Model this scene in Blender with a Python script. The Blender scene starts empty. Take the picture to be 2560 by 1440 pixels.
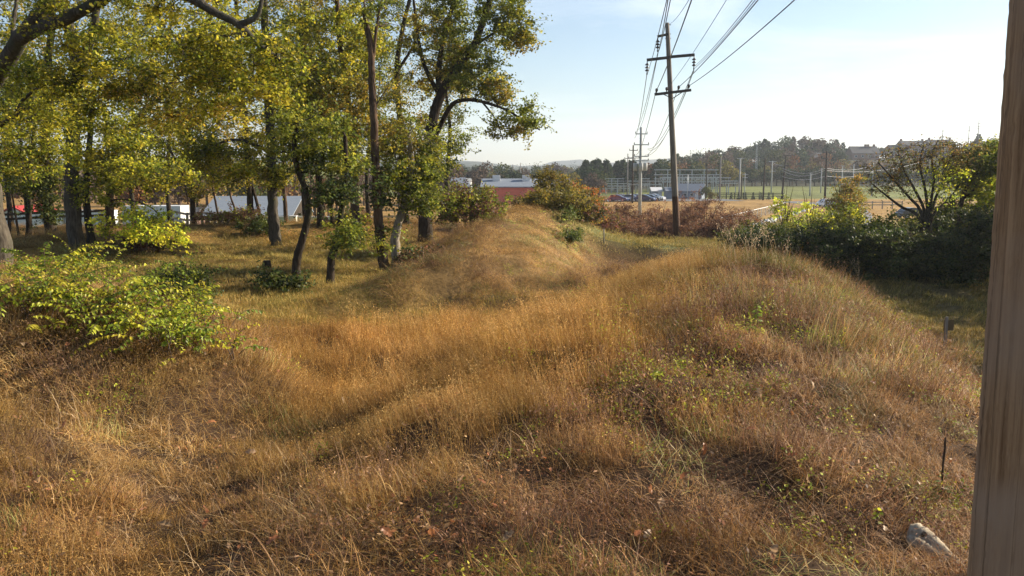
import bpy, math, random
import numpy as np

# ------------------------------------------------------------------ camera, sky, sun, exposure
scene = bpy.context.scene
COL = scene.collection
CZ = 3.4                       # eye height above the inner ground of the earthwork
F = 2217.0                     # focal length in photo pixels (2560 wide)
PITCH = math.atan(290.0 / F)
cam_d = bpy.data.cameras.new("camera")
cam = bpy.data.objects.new("camera", cam_d)
COL.objects.link(cam)
cam.location = (0, 0, CZ)
cam.rotation_euler = (math.radians(90) - PITCH, 0, 0)
cam_d.sensor_width = 36.0
cam_d.lens = 36.0 * F / 2560.0
cam_d.clip_start = 0.05
cam_d.clip_end = 20000
scene.camera = cam

SUN_AZ = math.radians(70)      # to the right of the view direction (+Y)
SUN_EL = math.radians(26.5)
world = bpy.data.worlds.new("World")
scene.world = world
world.use_nodes = True
wn, wl = world.node_tree.nodes, world.node_tree.links
wn.clear()
w_out = wn.new("ShaderNodeOutputWorld")
w_bg = wn.new("ShaderNodeBackground")
w_sky = wn.new("ShaderNodeTexSky")
w_sky.sky_type = 'NISHITA'
w_sky.sun_disc = False
w_sky.sun_elevation = SUN_EL
w_sky.sun_rotation = SUN_AZ
w_sky.altitude = 200
w_sky.air_density = 1.0
w_sky.dust_density = 0.4
w_sky.ozone_density = 1.8
# thin cirrus streaks, all over the sky
w_tc = wn.new("ShaderNodeTexCoord")
w_map = wn.new("ShaderNodeMapping")
w_map.inputs['Rotation'].default_value = (0.25, 0.1, 0.5)
w_map.inputs['Scale'].default_value = (1.6, 6.0, 11.0)
w_n = wn.new("ShaderNodeTexNoise")
w_n.inputs['Scale'].default_value = 1.3
w_n.inputs['Detail'].default_value = 6
w_n.inputs['Roughness'].default_value = 0.62
w_n.inputs['Distortion'].default_value = 0.6
w_r = wn.new("ShaderNodeValToRGB")
w_r.color_ramp.elements[0].position = 0.50
w_r.color_ramp.elements[0].color = (0, 0, 0, 1)
w_r.color_ramp.elements[1].position = 0.78
w_r.color_ramp.elements[1].color = (0.45, 0.45, 0.45, 1)
w_mix = wn.new("ShaderNodeMix")
w_mix.data_type = 'RGBA'
w_mix.inputs[7].default_value = (8.5, 9.0, 9.6, 1)
wl.new(w_tc.outputs['Generated'], w_map.inputs['Vector'])
wl.new(w_map.outputs[0], w_n.inputs['Vector'])
wl.new(w_n.outputs['Fac'], w_r.inputs['Fac'])
wl.new(w_r.outputs['Color'], w_mix.inputs[0])
wl.new(w_sky.outputs[0], w_mix.inputs[6])
wl.new(w_mix.outputs[2], w_bg.inputs['Color'])
w_bg.inputs['Strength'].default_value = 0.062
wl.new(w_bg.outputs[0], w_out.inputs['Surface'])

sun_d = bpy.data.lights.new("sun", 'SUN')
sun_d.energy = 5.0
sun_d.angle = math.radians(0.6)
sun_d.color = (1.0, 0.87, 0.68)
sun = bpy.data.objects.new("sun", sun_d)
COL.objects.link(sun)
sun.rotation_euler = (math.radians(90) - SUN_EL, 0, math.pi - SUN_AZ)

scene.view_settings.view_transform = 'Standard'
scene.view_settings.look = 'None'
scene.view_settings.gamma = 1.0
scene.view_settings.use_curve_mapping = False
scene.view_settings.exposure = 1.32
scene.cycles.max_bounces = 4
scene.cycles.diffuse_bounces = 2
scene.cycles.transmission_bounces = 4
scene.cycles.transparent_max_bounces = 6
scene.cycles.volume_bounces = 0
scene.cycles.use_adaptive_sampling = True
scene.cycles.adaptive_threshold = 0.02
scene.cycles.use_denoising = True

rng = np.random.default_rng(11)
random.seed(11)

# ------------------------------------------------------------------ helpers
def at(u, v, Y):
    """point at forward distance Y seen at photo pixel (u, v)"""
    xc = (u - 1280.0) / F
    yc = (720.0 - v) / F
    c, s = math.cos(PITCH), math.sin(PITCH)
    dy, dz = c + yc * s, -s + yc * c
    k = Y / dy
    return np.array([xc * k, Y, dz * k + CZ])

def pix(p):
    """photo pixel of world points (N,3)"""
    p = np.asarray(p, float).reshape(-1, 3)
    c, s = math.cos(PITCH), math.sin(PITCH)
    z = p[:, 2] - CZ
    d = p[:, 1] * c - z * s
    d = np.where(np.abs(d) < 1e-6, 1e-6, d)
    up = p[:, 1] * s + z * c
    return 1280 + F * p[:, 0] / d, 720 - F * up / d

class Noise:
    """smooth pseudo noise out of random sines, about -1..1"""
    def __init__(self, seed, scale, n=9):
        r = np.random.default_rng(seed)
        a = r.uniform(0, 2 * np.pi, n)
        f = r.uniform(0.55, 1.7, n) / scale
        self.kx, self.ky = np.cos(a) * f * 2 * np.pi, np.sin(a) * f * 2 * np.pi
        self.ph = r.uniform(0, 2 * np.pi, n)
    def __call__(self, x, y):
        x, y = np.asarray(x, float), np.asarray(y, float)
        s = 0
        for kx, ky, ph in zip(self.kx, self.ky, self.ph):
            s = s + np.sin(kx * x + ky * y + ph)
        return s / math.sqrt(len(self.kx)) * 0.9

def sstep(a, b, x):
    t = np.clip((np.asarray(x, float) - a) / (b - a), 0, 1)
    return t * t * (3 - 2 * t)

# ------------------------------------------------------------------ materials
MATS = {}
def new_mat(name):
    m = bpy.data.materials.new(name)
    m.use_nodes = True
    m.node_tree.nodes.clear()
    MATS[name] = m
    return m, m.node_tree.nodes, m.node_tree.links

def surf_mat(name, c1, c2, scale=6.0, rough=0.8, spec=0.3, bump=0.2, stretch=(1, 1, 1), metal=0.0, c3=None, detail=6, coord='Object'):
    """noise-varied principled material"""
    m, n, l = new_mat(name)
    out = n.new("ShaderNodeOutputMaterial")
    b = n.new("ShaderNodeBsdfPrincipled")
    tc = n.new("ShaderNodeTexCoord")
    mp = n.new("ShaderNodeMapping")
    mp.inputs['Scale'].default_value = stretch
    no = n.new("ShaderNodeTexNoise")
    no.inputs['Scale'].default_value = scale
    no.inputs['Detail'].default_value = detail
    no.inputs['Roughness'].default_value = 0.62
    r = n.new("ShaderNodeValToRGB")
    e = r.color_ramp.elements
    e[0].position, e[0].color = 0.32, (*c1, 1)
    e[1].position, e[1].color = 0.68, (*c2, 1)
    if c3:
        k = e.new(0.52)
        k.color = (*c3, 1)
    l.new(tc.outputs[coord], mp.inputs[0])
    l.new(mp.outputs[0], no.inputs['Vector'])
    l.new(no.outputs['Fac'], r.inputs['Fac'])
    l.new(r.outputs['Color'], b.inputs['Base Color'])
    b.inputs['Roughness'].default_value = rough
    b.inputs['Specular IOR Level'].default_value = spec
    b.inputs['Metallic'].default_value = metal
    if bump:
        bp = n.new("ShaderNodeBump")
        bp.inputs['Strength'].default_value = bump
        bp.inputs['Distance'].default_value = 0.03
        l.new(no.outputs['Fac'], bp.inputs['Height'])
        l.new(bp.outputs[0], b.inputs['Normal'])
    l.new(b.outputs[0], out.inputs['Surface'])
    return m

def leaf_mat(name, trans=0.35, rough=0.55, spec=0.25, instanced=False, objcol=False):
    """leaf / blade material: the colour rides on the faces ('col'), tint on the instance or object"""
    m, n, l = new_mat(name)
    out = n.new("ShaderNodeOutputMaterial")
    a = n.new("ShaderNodeAttribute")
    a.attribute_name = 'col'
    col = a.outputs['Color']
    if instanced or objcol:
        if instanced:
            t = n.new("ShaderNodeAttribute")
            t.attribute_type = 'INSTANCER'
            t.attribute_name = 'tint'
        else:
            t = n.new("ShaderNodeObjectInfo")
        x = n.new("ShaderNodeMix")
        x.data_type = 'RGBA'
        x.blend_type = 'MULTIPLY'
        x.inputs[0].default_value = 1.0
        l.new(col, x.inputs[6])
        l.new(t.outputs['Color'], x.inputs[7])
        col = x.outputs[2]
    p = n.new("ShaderNodeBsdfPrincipled")
    p.inputs['Roughness'].default_value = rough
    p.inputs['Specular IOR Level'].default_value = spec
    l.new(col, p.inputs['Base Color'])
    if trans > 0:
        tr = n.new("ShaderNodeBsdfTranslucent")
        l.new(col, tr.inputs['Color'])
        mx = n.new("ShaderNodeMixShader")
        mx.inputs[0].default_value = trans
        l.new(p.outputs[0], mx.inputs[1])
        l.new(tr.outputs[0], mx.inputs[2])
        l.new(mx.outputs[0], out.inputs['Surface'])
    else:
        l.new(p.outputs[0], out.inputs['Surface'])
    return m

leaf_mat('leaf', 0.5)
leaf_mat('far_leaf', 0.2, 0.8, 0.1, objcol=True)
leaf_mat('grass', 0.30, 0.6, 0.2, instanced=True)
leaf_mat('big_leaf', 0.42, 0.45, 0.35, objcol=True)

def bark_mat(name, c1, c2, c3, vscale=7.0):
    m, n, l = new_mat(name)
    out = n.new("ShaderNodeOutputMaterial")
    b = n.new("ShaderNodeBsdfPrincipled")
    b.inputs['Roughness'].default_value = 0.9
    b.inputs['Specular IOR Level'].default_value = 0.062
    tc = n.new("ShaderNodeTexCoord")
    mp = n.new("ShaderNodeMapping")
    mp.inputs['Scale'].default_value = (1, 1, 0.22)
    no = n.new("ShaderNodeTexNoise")
    no.inputs['Scale'].default_value = vscale * 2
    no.inputs['Detail'].default_value = 8
    no.inputs['Roughness'].default_value = 0.7
    n2 = n.new("ShaderNodeTexNoise")
    n2.inputs['Scale'].default_value = 1.1
    n2.inputs['Detail'].default_value = 4
    r = n.new("ShaderNodeValToRGB")
    e = r.color_ramp.elements
    e[0].position, e[0].color = 0.36, (*c1, 1)
    e[1].position, e[1].color = 0.64, (*c2, 1)
    mx = n.new("ShaderNodeMix")
    mx.data_type = 'RGBA'
    mx.inputs[7].default_value = (*c3, 1)
    r2 = n.new("ShaderNodeValToRGB")
    r2.color_ramp.elements[0].position = 0.5
    r2.color_ramp.elements[1].position = 0.66
    l.new(tc.outputs['Object'], mp.inputs[0])
    l.new(mp.outputs[0], no.inputs['Vector'])
    l.new(tc.outputs['Object'], n2.inputs['Vector'])
    l.new(no.outputs['Fac'], r.inputs['Fac'])
    l.new(n2.outputs['Fac'], r2.inputs['Fac'])
    l.new(r2.outputs['Color'], mx.inputs[0])
    l.new(r.outputs['Color'], mx.inputs[6])
    l.new(mx.outputs[2], b.inputs['Base Color'])
    bp = n.new("ShaderNodeBump")
    bp.inputs['Strength'].default_value = 0.8
    bp.inputs['Distance'].default_value = 0.04
    l.new(no.outputs['Fac'], bp.inputs['Height'])
    l.new(bp.outputs[0], b.inputs['Normal'])
    l.new(b.outputs[0], out.inputs['Surface'])
    return m

bark_mat('bark_dark', (0.018, 0.013, 0.010), (0.062, 0.048, 0.035), (0.045, 0.042, 0.026))
bark_mat('bark_grey', (0.036, 0.030, 0.024), (0.115, 0.098, 0.076), (0.06, 0.06, 0.042))
bark_mat('bark_pale', (0.12, 0.10, 0.075), (0.36, 0.31, 0.24), (0.09, 0.07, 0.05))
bark_mat('bark_brown', (0.032, 0.021, 0.015), (0.105, 0.072, 0.048), (0.14, 0.088, 0.054))
surf_mat('twig', (0.05, 0.035, 0.025), (0.13, 0.09, 0.06), 20, 0.9, 0.1, 0)
surf_mat('twig_brown', (0.06, 0.03, 0.02), (0.16, 0.085, 0.055), 20, 0.9, 0.1, 0)
surf_mat('white_paint', (0.50, 0.51, 0.52), (0.66, 0.66, 0.65), 2.5, 0.5, 0.4, 0.0)
surf_mat('grey_roof', (0.13, 0.15, 0.19), (0.20, 0.23, 0.27), 2.0, 0.75, 0.2, 0.0, (1, 8, 1))
surf_mat('dark_roof', (0.045, 0.045, 0.05), (0.085, 0.083, 0.085), 2.0, 0.8, 0.3, 0.0)
surf_mat('bright_roof', (0.17, 0.20, 0.24), (0.24, 0.27, 0.31), 1.5, 0.7, 0.2, 0.0, (1, 8, 1))
surf_mat('red_roof', (0.30, 0.03, 0.02), (0.42, 0.05, 0.035), 2.0, 0.5, 0.4, 0.0)
surf_mat('salmon_wall', (0.50, 0.11, 0.075), (0.62, 0.15, 0.10), 0.6, 0.55, 0.4, 0.0, (1, 1, 3))
surf_mat('blue_grey_wall', (0.16, 0.20, 0.27), (0.23, 0.27, 0.34), 1.0, 0.6, 0.3, 0.0)
surf_mat('brick_wall', (0.17, 0.10, 0.08), (0.26, 0.16, 0.12), 3.0, 0.85, 0.2, 0.0)
surf_mat('green_wall', (0.30, 0.36, 0.26), (0.42, 0.47, 0.34), 1.4, 0.7, 0.3, 0.0)
surf_mat('cream_wall', (0.55, 0.50, 0.38), (0.66, 0.60, 0.46), 1.4, 0.7, 0.3, 0.0)
surf_mat('window_glass', (0.015, 0.02, 0.028), (0.03, 0.04, 0.05), 1.0, 0.08, 0.6, 0.0)
surf_mat('dark_wood', (0.020, 0.014, 0.010), (0.055, 0.040, 0.028), 5.0, 0.85, 0.2, 0.2, (1, 1, 0.2))
surf_mat('grey_wood', (0.16, 0.15, 0.14), (0.28, 0.26, 0.24), 5.0, 0.85, 0.2, 0.2, (1, 1, 0.2))
surf_mat('steel', (0.30, 0.32, 0.34), (0.46, 0.48, 0.50), 3.0, 0.45, 0.5, 0.0, metal=0.3)
surf_mat('concrete', (0.28, 0.29, 0.29), (0.42, 0.43, 0.42), 2.0, 0.8, 0.3, 0.0)
surf_mat('asphalt', (0.10, 0.10, 0.105), (0.17, 0.17, 0.175), 0.7, 0.8, 0.3, 0.0)
surf_mat('porcelain', (0.03, 0.02, 0.018), (0.06, 0.04, 0.035), 3.0, 0.25, 0.5, 0.0)
surf_mat('cable', (0.025, 0.025, 0.028), (0.05, 0.05, 0.052), 3.0, 0.5, 0.4, 0.0)
surf_mat('bright_cable', (0.35, 0.36, 0.38), (0.5, 0.5, 0.52), 3.0, 0.4, 0.5, 0.0)
surf_mat('tyre', (0.012, 0.012, 0.012), (0.025, 0.025, 0.025), 5.0, 0.8, 0.3, 0.0)
surf_mat('rim', (0.3, 0.3, 0.31), (0.45, 0.45, 0.46), 5.0, 0.35, 0.5, 0.0, metal=0.8)
surf_mat('white_stone', (0.50, 0.49, 0.46), (0.72, 0.71, 0.67), 2.0, 0.8, 0.2, 0.2)
for nm, c in (('car_black', (0.012, 0.014, 0.022)), ('car_blue', (0.02, 0.035, 0.10)), ('car_silver', (0.38, 0.40, 0.45)), ('car_white', (0.72, 0.73, 0.75))):
    surf_mat(nm, c, tuple(min(1, k * 1.15) for k in c), 2.0, 0.22, 0.6, 0.0)

# ------------------------------------------------------------------ object helpers
def prop(o, label=None, cat=None, group=None, kind=None):
    if label: o['label'] = label
    if cat: o['category'] = cat
    if group: o['group'] = group
    if kind: o['kind'] = kind
    return o

def root(name, label, cat, loc=(0, 0, 0), group=None, rz=0.0):
    o = bpy.data.objects.new(name, None)
    o.empty_display_size = 0.2
    COL.objects.link(o)
    o.location = [float(k) for k in loc]
    o.rotation_euler = (0, 0, rz)
    return prop(o, label, cat, group)

def link(name, me, parent=None, loc=None):
    o = bpy.data.objects.new(name, me)
    COL.objects.link(o)
    if parent is not None:
        o.parent = parent
    if loc is not None:
        o.location = [float(k) for k in loc]
    return o

def np_mesh(name, V, faces, mat=None, cols=None, smooth=False, midx=None):
    """V (N,3); faces: (M,k) int array or list of such; cols (M,3) on faces"""
    me = bpy.data.meshes.new(name)
    if not isinstance(faces, (list, tuple)):
        faces = [faces]
    faces = [np.asarray(f, np.int64) for f in faces if len(f)]
    V = np.asarray(V, np.float32)
    me.vertices.add(len(V))
    me.vertices.foreach_set('co', V.ravel())
    loops = np.concatenate([f.ravel() for f in faces]).astype(np.int32)
    cnt = np.concatenate([np.full(len(f), f.shape[1]) for f in faces])
    start = np.concatenate([[0], np.cumsum(cnt)[:-1]]).astype(np.int32)
    me.loops.add(len(loops))
    me.loops.foreach_set('vertex_index', loops)
    me.polygons.add(len(cnt))
    me.polygons.foreach_set('loop_start', start)
    me.polygons.foreach_set('use_smooth', np.full(len(cnt), bool(smooth)))
    if mat is not None:
        for m in (mat if isinstance(mat, (list, tuple)) else [mat]):
            me.materials.append(MATS[m])
    if midx is not None:
        me.polygons.foreach_set('material_index', np.asarray(midx, np.int32))
    if cols is not None:
        c4 = np.ones((len(cnt), 4), np.float32)
        c4[:, :3] = cols
        at_ = me.attributes.new('col', 'FLOAT_COLOR', 'FACE')
        at_.data.foreach_set('color', c4.ravel())
    me.update(calc_edges=True)
    return me

class MB:
    """collects boxes, tubes, polygons; build() makes ONE mesh"""
    def __init__(self):
        self.v, self.f, self.n = [], {}, 0
    def add(self, V, faces):
        V = np.asarray(V, float)
        for f in faces:
            f = np.asarray(f, int)
            self.f.setdefault(len(f), []).append(f + self.n)
        self.v.append(V)
        self.n += len(V)
        return self
    def box(self, c, s, rz=0.0, R=None):
        c, s = np.asarray(c, float), np.asarray(s, float) / 2
        V = np.array([[x, y, z] for z in (-1, 1) for y in (-1, 1) for x in (-1, 1)], float) * s
        if R is not None:
            V = V @ np.asarray(R).T
        elif rz:
            ca, sa = math.cos(rz), math.sin(rz)
            V = V @ np.array([[ca, sa, 0], [-sa, ca, 0], [0, 0, 1]])
        return self.add(V + c, [(0, 2, 3, 1), (4, 5, 7, 6), (0, 1, 5, 4), (2, 6, 7, 3), (0, 4, 6, 2), (1, 3, 7, 5)])
    def beam(self, a, b, w, h):
        """box from a to b"""
        a, b = np.asarray(a, float), np.asarray(b, float)
        d = b - a
        L = np.linalg.norm(d)
        x = d / L
        up = np.array([0, 0, 1.0]) if abs(x[2]) < 0.95 else np.array([0, 1.0, 0])
        y = np.cross(up, x); y /= np.linalg.norm(y)
        z = np.cross(x, y)
        return self.box((a + b) / 2, (L, w, h), R=np.stack([x, y, z], 1))
    def tube(self, P, r, n=6, cap=True):
        V, Fq = tube_arrays(P, r, n)
        m = len(P)
        fs = [tuple(q) for q in Fq]
        if cap:
            fs.append(tuple(range(n))[::-1])
            fs.append(tuple((m - 1) * n + k for k in range(n)))
        return self.add(V, fs)
    def prism(self, poly, a, b):
        """polygon (k,3) extruded from offset a to offset b (3-vectors)"""
        poly = np.asarray(poly, float)
        k = len(poly)
        V = np.vstack([poly + np.asarray(a, float), poly + np.asarray(b, float)])
        fs = [tuple(range(k))[::-1], tuple(range(k, 2 * k))]
        fs += [(i, (i + 1) % k, k + (i + 1) % k, k + i) for i in range(k)]
        return self.add(V, fs)
    def mesh(self, name, mat, smooth=False):
        return np_mesh(name, np.vstack(self.v), [np.array(x) for x in self.f.values()], mat, smooth=smooth)
    def build(self, name, mat, parent=None, smooth=False, loc=None):
        return link(name, self.mesh(name, mat, smooth), parent, loc)

def tube_arrays(P, r, n=6, wob=None):
    P = np.asarray(P, float)
    r = np.broadcast_to(np.asarray(r, float), (len(P),))
    T = np.gradient(P, axis=0)
    T /= np.linalg.norm(T, axis=1)[:, None] + 1e-9
    ref = np.array([0.3, 0.1, 1.0]) if abs(T[0, 2]) < 0.7 else np.array([1.0, 0.2, 0.1])
    A = np.cross(T, ref); A /= np.linalg.norm(A, axis=1)[:, None] + 1e-9
    B = np.cross(T, A)
    ang = np.arange(n) * 2 * np.pi / n
    ring = A[:, None, :] * np.cos(ang)[None, :, None] + B[:, None, :] * np.sin(ang)[None, :, None]
    rr = r[:, None] * (np.ones((len(P), n)) if wob is None else wob)
    V = (P[:, None, :] + ring * rr[:, :, None]).reshape(-1, 3)
    i = np.arange(len(P) - 1)[:, None] * n
    k = np.arange(n)[None, :]
    k2 = (k + 1) % n
    Fq = np.stack([i + k, i + k2, i + n + k2, i + n + k], -1).reshape(-1, 4)
    return V, Fq

def smooth_line(P, m=8):
    """Catmull-Rom through the control points, m steps per span"""
    P = np.asarray(P, float)
    if len(P) < 3:
        return np.array([P[0] + (P[-1] - P[0]) * t for t in np.linspace(0, 1, m + 1)])
    Q = np.vstack([2 * P[0] - P[1], P, 2 * P[-1] - P[-2]])
    out = []
    for i in range(1, len(Q) - 2):
        p0, p1, p2, p3 = Q[i - 1], Q[i], Q[i + 1], Q[i + 2]
        for t in np.linspace(0, 1, m, endpoint=False):
            out.append(0.5 * ((2 * p1) + (p2 - p0) * t + (2 * p0 - 5 * p1 + 4 * p2 - p3) * t * t + (3 * p1 - p0 - 3 * p2 + p3) * t ** 3))
    out.append(P[-1])
    return np.array(out)

# ------------------------------------------------------------------ terrain (heights relative to the eye, then + CZ)
n_big, n_mid, n_small = Noise(1, 9.0), Noise(2, 2.6), Noise(3, 0.9)
n_far = Noise(4, 160.0)

RIDGES = [  # nodes (x, y, crest height), half width on the left, on the right of the walking direction
    # parapet on the right
    ([(-2.4, 2.0, -2.95), (-1.5, 4.5, -2.85), (-0.2, 8, -2.72), (1.2, 10.5, -2.48), (2.7, 14, -2.25), (4.2, 17.5, -2.02), (5.0, 20.5, -2.02), (4.9, 23.5, -2.4), (4.3, 26.5, -3.0)], 3.0, 5.0),
    # central mound
    ([(-1.0, 25, -2.75), (-0.8, 28, -2.5), (-0.6, 33, -2.2), (0.2, 40, -1.88), (1.1, 46, -1.95), (2.2, 53, -3.3)], 2.3, 3.4),
    # its near lobe, with a steep face towards the camera
    ([(-5.6, 21.6, -3.3), (-4.2, 22.4, -3.02), (-3.0, 23.0, -2.6), (-1.6, 23.8, -2.38), (-0.3, 24.6, -2.36), (0.6, 25.1, -2.65), (1.2, 25.6, -3.25)], 1.8, 1.05),
    # left bank
    ([(-26, 15, -2.1), (-12, 12.5, -1.8), (-8.2, 12.7, -1.75), (-6.2, 13.4, -1.92), (-4.9, 14.3, -2.55), (-4.0, 15, -3.2)], 2.6, 2.6),
    ([(-16, 20, -2.3), (-11.5, 19, -2.3), (-9.2, 17, -2.3)], 3.5, 3.0),
    # bank behind the lawn
    ([(-24, 30, -2.6), (-20, 36, -2.7), (-16.5, 43, -2.65), (-12, 47, -2.75), (-8, 48.5, -2.65), (-4.5, 50, -2.9)], 3.2, 3.2),
    # low lip between the fields
    ([(4.6, 27.2, -2.72), (3.1, 26, -2.82), (1.9, 24.3, -2.95), (0.6, 22.3, -3.05)], 1.6, 0.6),
    # slope on the near left
    ([(-12, 10.5, -1.95), (-8, 9.0, -2.3), (-5.6, 6.5, -2.6), (-4.0, 4.0, -2.75)], 2.6, 2.2),
    # near bench under the camera
    ([(-9, 3.5, -2.9), (-2, 4.2, -3.0), (3, 3.6, -2.6)], 2.4, 2.4),
]

def poly_dist(x, y, nodes):
    """distance, signed side and interpolated height of the nearest point of a polyline"""
    best = np.full(x.shape, 1e9)
    hh = np.zeros(x.shape)
    sd = np.zeros(x.shape)
    for (x0, y0, h0), (x1, y1, h1) in zip(nodes[:-1], nodes[1:]):
        dx, dy = x1 - x0, y1 - y0
        L2 = dx * dx + dy * dy
        t = np.clip(((x - x0) * dx + (y - y0) * dy) / L2, 0, 1)
        px, py = x0 + t * dx, y0 + t * dy
        d = np.hypot(x - px, y - py)
        s = dx * (y - py) - dy * (x - px)      # >0 left
        m = d < best
        best = np.where(m, d, best)
        hh = np.where(m, h0 + t * (h1 - h0), hh)
        sd = np.where(m, s, sd)
    return best, sd, hh

def zrel(x, y):
    x, y = np.asarray(x, float), np.asarray(y, float)
    near = -3.36 - 0.95 * sstep(4.5, 9.0, x) * sstep(5, 12, y) * (1 - 0.8 * sstep(25, 33, y)) - 0.75 * np.exp(-(((x - 3.1) / 1.6) ** 2 + ((y - 31.5) / 5.0) ** 2)) - 0.2 * np.exp(-(((x + 4.5) / 2.0) ** 2 + ((y - 26) / 9) ** 2)) - 0.22 * np.exp(-(((x + 2.6) / 1.3) ** 2 + ((y - 12) / 5) ** 2)) - 0.75 * sstep(40, 56, y) * sstep(0, 7, x)
    drop = sstep(54, 92, y + 0.12 * np.abs(x)) 
    z = near + (-6.25 - near) * drop
    top = np.zeros(np.broadcast(x, y).shape)
    b = -3.36
    for nodes, wl_, wr_ in RIDGES:
        d, s, h = poly_dist(x, y, nodes)
        w = np.where(s > 0, wl_, wr_)
        c = (h - b) * np.exp(-(d / w) ** 2.6)
        top = np.where(c > top, c + 0.25 * top, top + 0.25 * c) if False else np.maximum(top, c)
    z = z + top
    # pit between mound and pole
    z = z - 0.95 * np.exp(-(((x - 5.3) / 2.6) ** 4 + ((y - 36.5) / 2.6) ** 4))
    fade = 1 - sstep(45, 85, y)
    z = z + fade * (0.06 * n_big(x, y) + 0.085 * n_mid(x, y) + 0.05 * n_small(x, y) + np.exp(-(((x + 1.0) / 4.6) ** 4 + ((y - 32) / 12.0) ** 4)) * (0.10 * n_small(x * 0.8 + 5, y * 0.6) + 0.07 * n_small(x * 1.7, y * 1.2 + 9)))
    # green slope and wooded hill on the right, rolling country behind
    dist = np.hypot(x, y)
    z = z + 1.6 * sstep(205, 285, y) * sstep(25, 75, x)
    z = z + 11.5 * sstep(285, 455, y) * sstep(35, 150, x - 0.05 * (y - 300)) * (1 - 0.75 * sstep(520, 900, y))
    z = z + 9.0 * sstep(150, 260, y) * sstep(-15, -80, x)
    z = z + 5 * sstep(600, 1500, dist) * (1 + 0.6 * n_far(x, y)) * sstep(-400, 200, y)
    for hx, hy, hh, hw in ((205, 3000, 30, 95), (480, 2500, 24, 240), (-500, 2400, 26, 500), (1500, 2600, 45, 700), (0, 3300, 10, 900)):
        z = z + hh * np.exp(-(((x - hx) / hw) ** 2 + ((y - hy) / (hw * 1.3)) ** 2))
    return z

def zg(x, y):
    return zrel(x, y) + CZ

def zg1(x, y):
    return float(zrel(np.array([x]), np.array([y]))[0] + CZ)

def on_ground(u, v_, Y):
    """ground point under pixel column u at forward distance Y"""
    x = (u - 1280.0) / F * Y * 1.0
    # forward distance in the picture is measured along the horizontal
    p = at(u, 430, Y)
    return np.array([p[0], Y, zg1(p[0], Y)])

sx = np.sinh(np.linspace(-6.1, 6.1, 390)) * 14.0
sy_n = np.linspace(-5.6, 6.35, 470)
sy = np.sinh(sy_n) * 15.0 + 18.0
GX, GY = np.meshgrid(sx, sy)
GZ = zg(GX, GY)
gv = np.stack([GX, GY, GZ], -1).reshape(-1, 3)
ny, nx = GX.shape
ii = np.arange(ny - 1)[:, None] * nx + np.arange(nx - 1)[None, :]
gf = np.stack([ii, ii + 1, ii + nx + 1, ii + nx], -1).reshape(-1, 4)
fx = GX.reshape(-1)[gf].mean(1)
fy = GY.reshape(-1)[gf].mean(1)
gc = np.tile(np.array([0.055, 0.032, 0.018]), (len(gf), 1))          # litter and dry earth
mnd = np.exp(-(((fx + 0.8 - 0.06 * (fy - 30)) / 4.6) ** 4 + ((fy - 34) / 14.5) ** 4))
gc += mnd[:, None] * (np.array([0.185, 0.115, 0.045]) - gc)
lawn = sstep(17.5, 21, fy) * (1 - sstep(50, 58, fy)) * sstep(-2.0, -4.5, fx + 0.12 * (fy - 30))
gc += lawn[:, None] * (np.array([0.165, 0.105, 0.032]) - gc)
rf = sstep(8.0, 9.5, fx - 0.0 * fy) * sstep(10, 14, fy) * (1 - sstep(30, 36, fy))
gc += rf[:, None] * (np.array([0.17, 0.125, 0.055]) - gc)
pt = sstep(39.0, 41, fy) * (1 - sstep(57, 60, fy)) * sstep(1.5, 4, fx)
gc += pt[:, None] * (np.array([0.10, 0.105, 0.035]) - gc)
val = sstep(58, 75, fy)
fieldc = np.array([0.27, 0.165, 0.055]) + (np.array([0.17, 0.17, 0.045]) - np.array([0.27, 0.165, 0.055])) * (1 - sstep(85, 135, fy))[:, None]
gc += val[:, None] * (fieldc - gc)
slope = sstep(200, 212, fy)
gc += slope[:, None] * (np.array([0.135, 0.150, 0.045]) - gc)
wood = sstep(283, 300, fy)
gc += wood[:, None] * (np.array([0.045, 0.045, 0.025]) - gc)
far = sstep(500, 900, fy)
gc += far[:, None] * (np.array([0.035, 0.045, 0.025]) - gc)

m, n, l = new_mat('ground')
o_ = n.new("ShaderNodeOutputMaterial")
b_ = n.new("ShaderNodeBsdfPrincipled")
b_.inputs['Roughness'].default_value = 0.95
b_.inputs['Specular IOR Level'].default_value = 0.1
a_ = n.new("ShaderNodeAttribute"); a_.attribute_name = 'gcol'
g_ = n.new("ShaderNodeNewGeometry")
acc = a_.outputs['Color']
for sc_, lo, hi in ((0.9, 0.55, 1.45), (9.0, 0.6, 1.4), (0.06, 0.7, 1.3)):
    no_ = n.new("ShaderNodeTexNoise")
    no_.inputs['Scale'].default_value = sc_
    no_.inputs['Detail'].default_value = 7
    no_.inputs['Roughness'].default_value = 0.65
    mr = n.new("ShaderNodeMapRange")
    mr.inputs['From Min'].default_value = 0.3
    mr.inputs['From Max'].default_value = 0.7
    mr.inputs['To Min'].default_value = lo
    mr.inputs['To Max'].default_value = hi
    mx_ = n.new("ShaderNodeMix")
    mx_.data_type = 'RGBA'
    mx_.blend_type = 'MULTIPLY'
    mx_.inputs[0].default_value = 1.0
    l.new(g_.outputs['Position'], no_.inputs['Vector'])
    l.new(no_.outputs['Fac'], mr.inputs['Value'])
    l.new(acc, mx_.inputs[6])
    l.new(mr.outputs[0], mx_.inputs[7])
    acc = mx_.outputs[2]
    if sc_ == 9.0:
        bp_ = n.new("ShaderNodeBump")
        bp_.inputs['Strength'].default_value = 0.6
        bp_.inputs['Distance'].default_value = 0.05
        l.new(no_.outputs['Fac'], bp_.inputs['Height'])
        l.new(bp_.outputs[0], b_.inputs['Normal'])
l.new(acc, b_.inputs['Base Color'])
l.new(b_.outputs[0], o_.inputs['Surface'])
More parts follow.
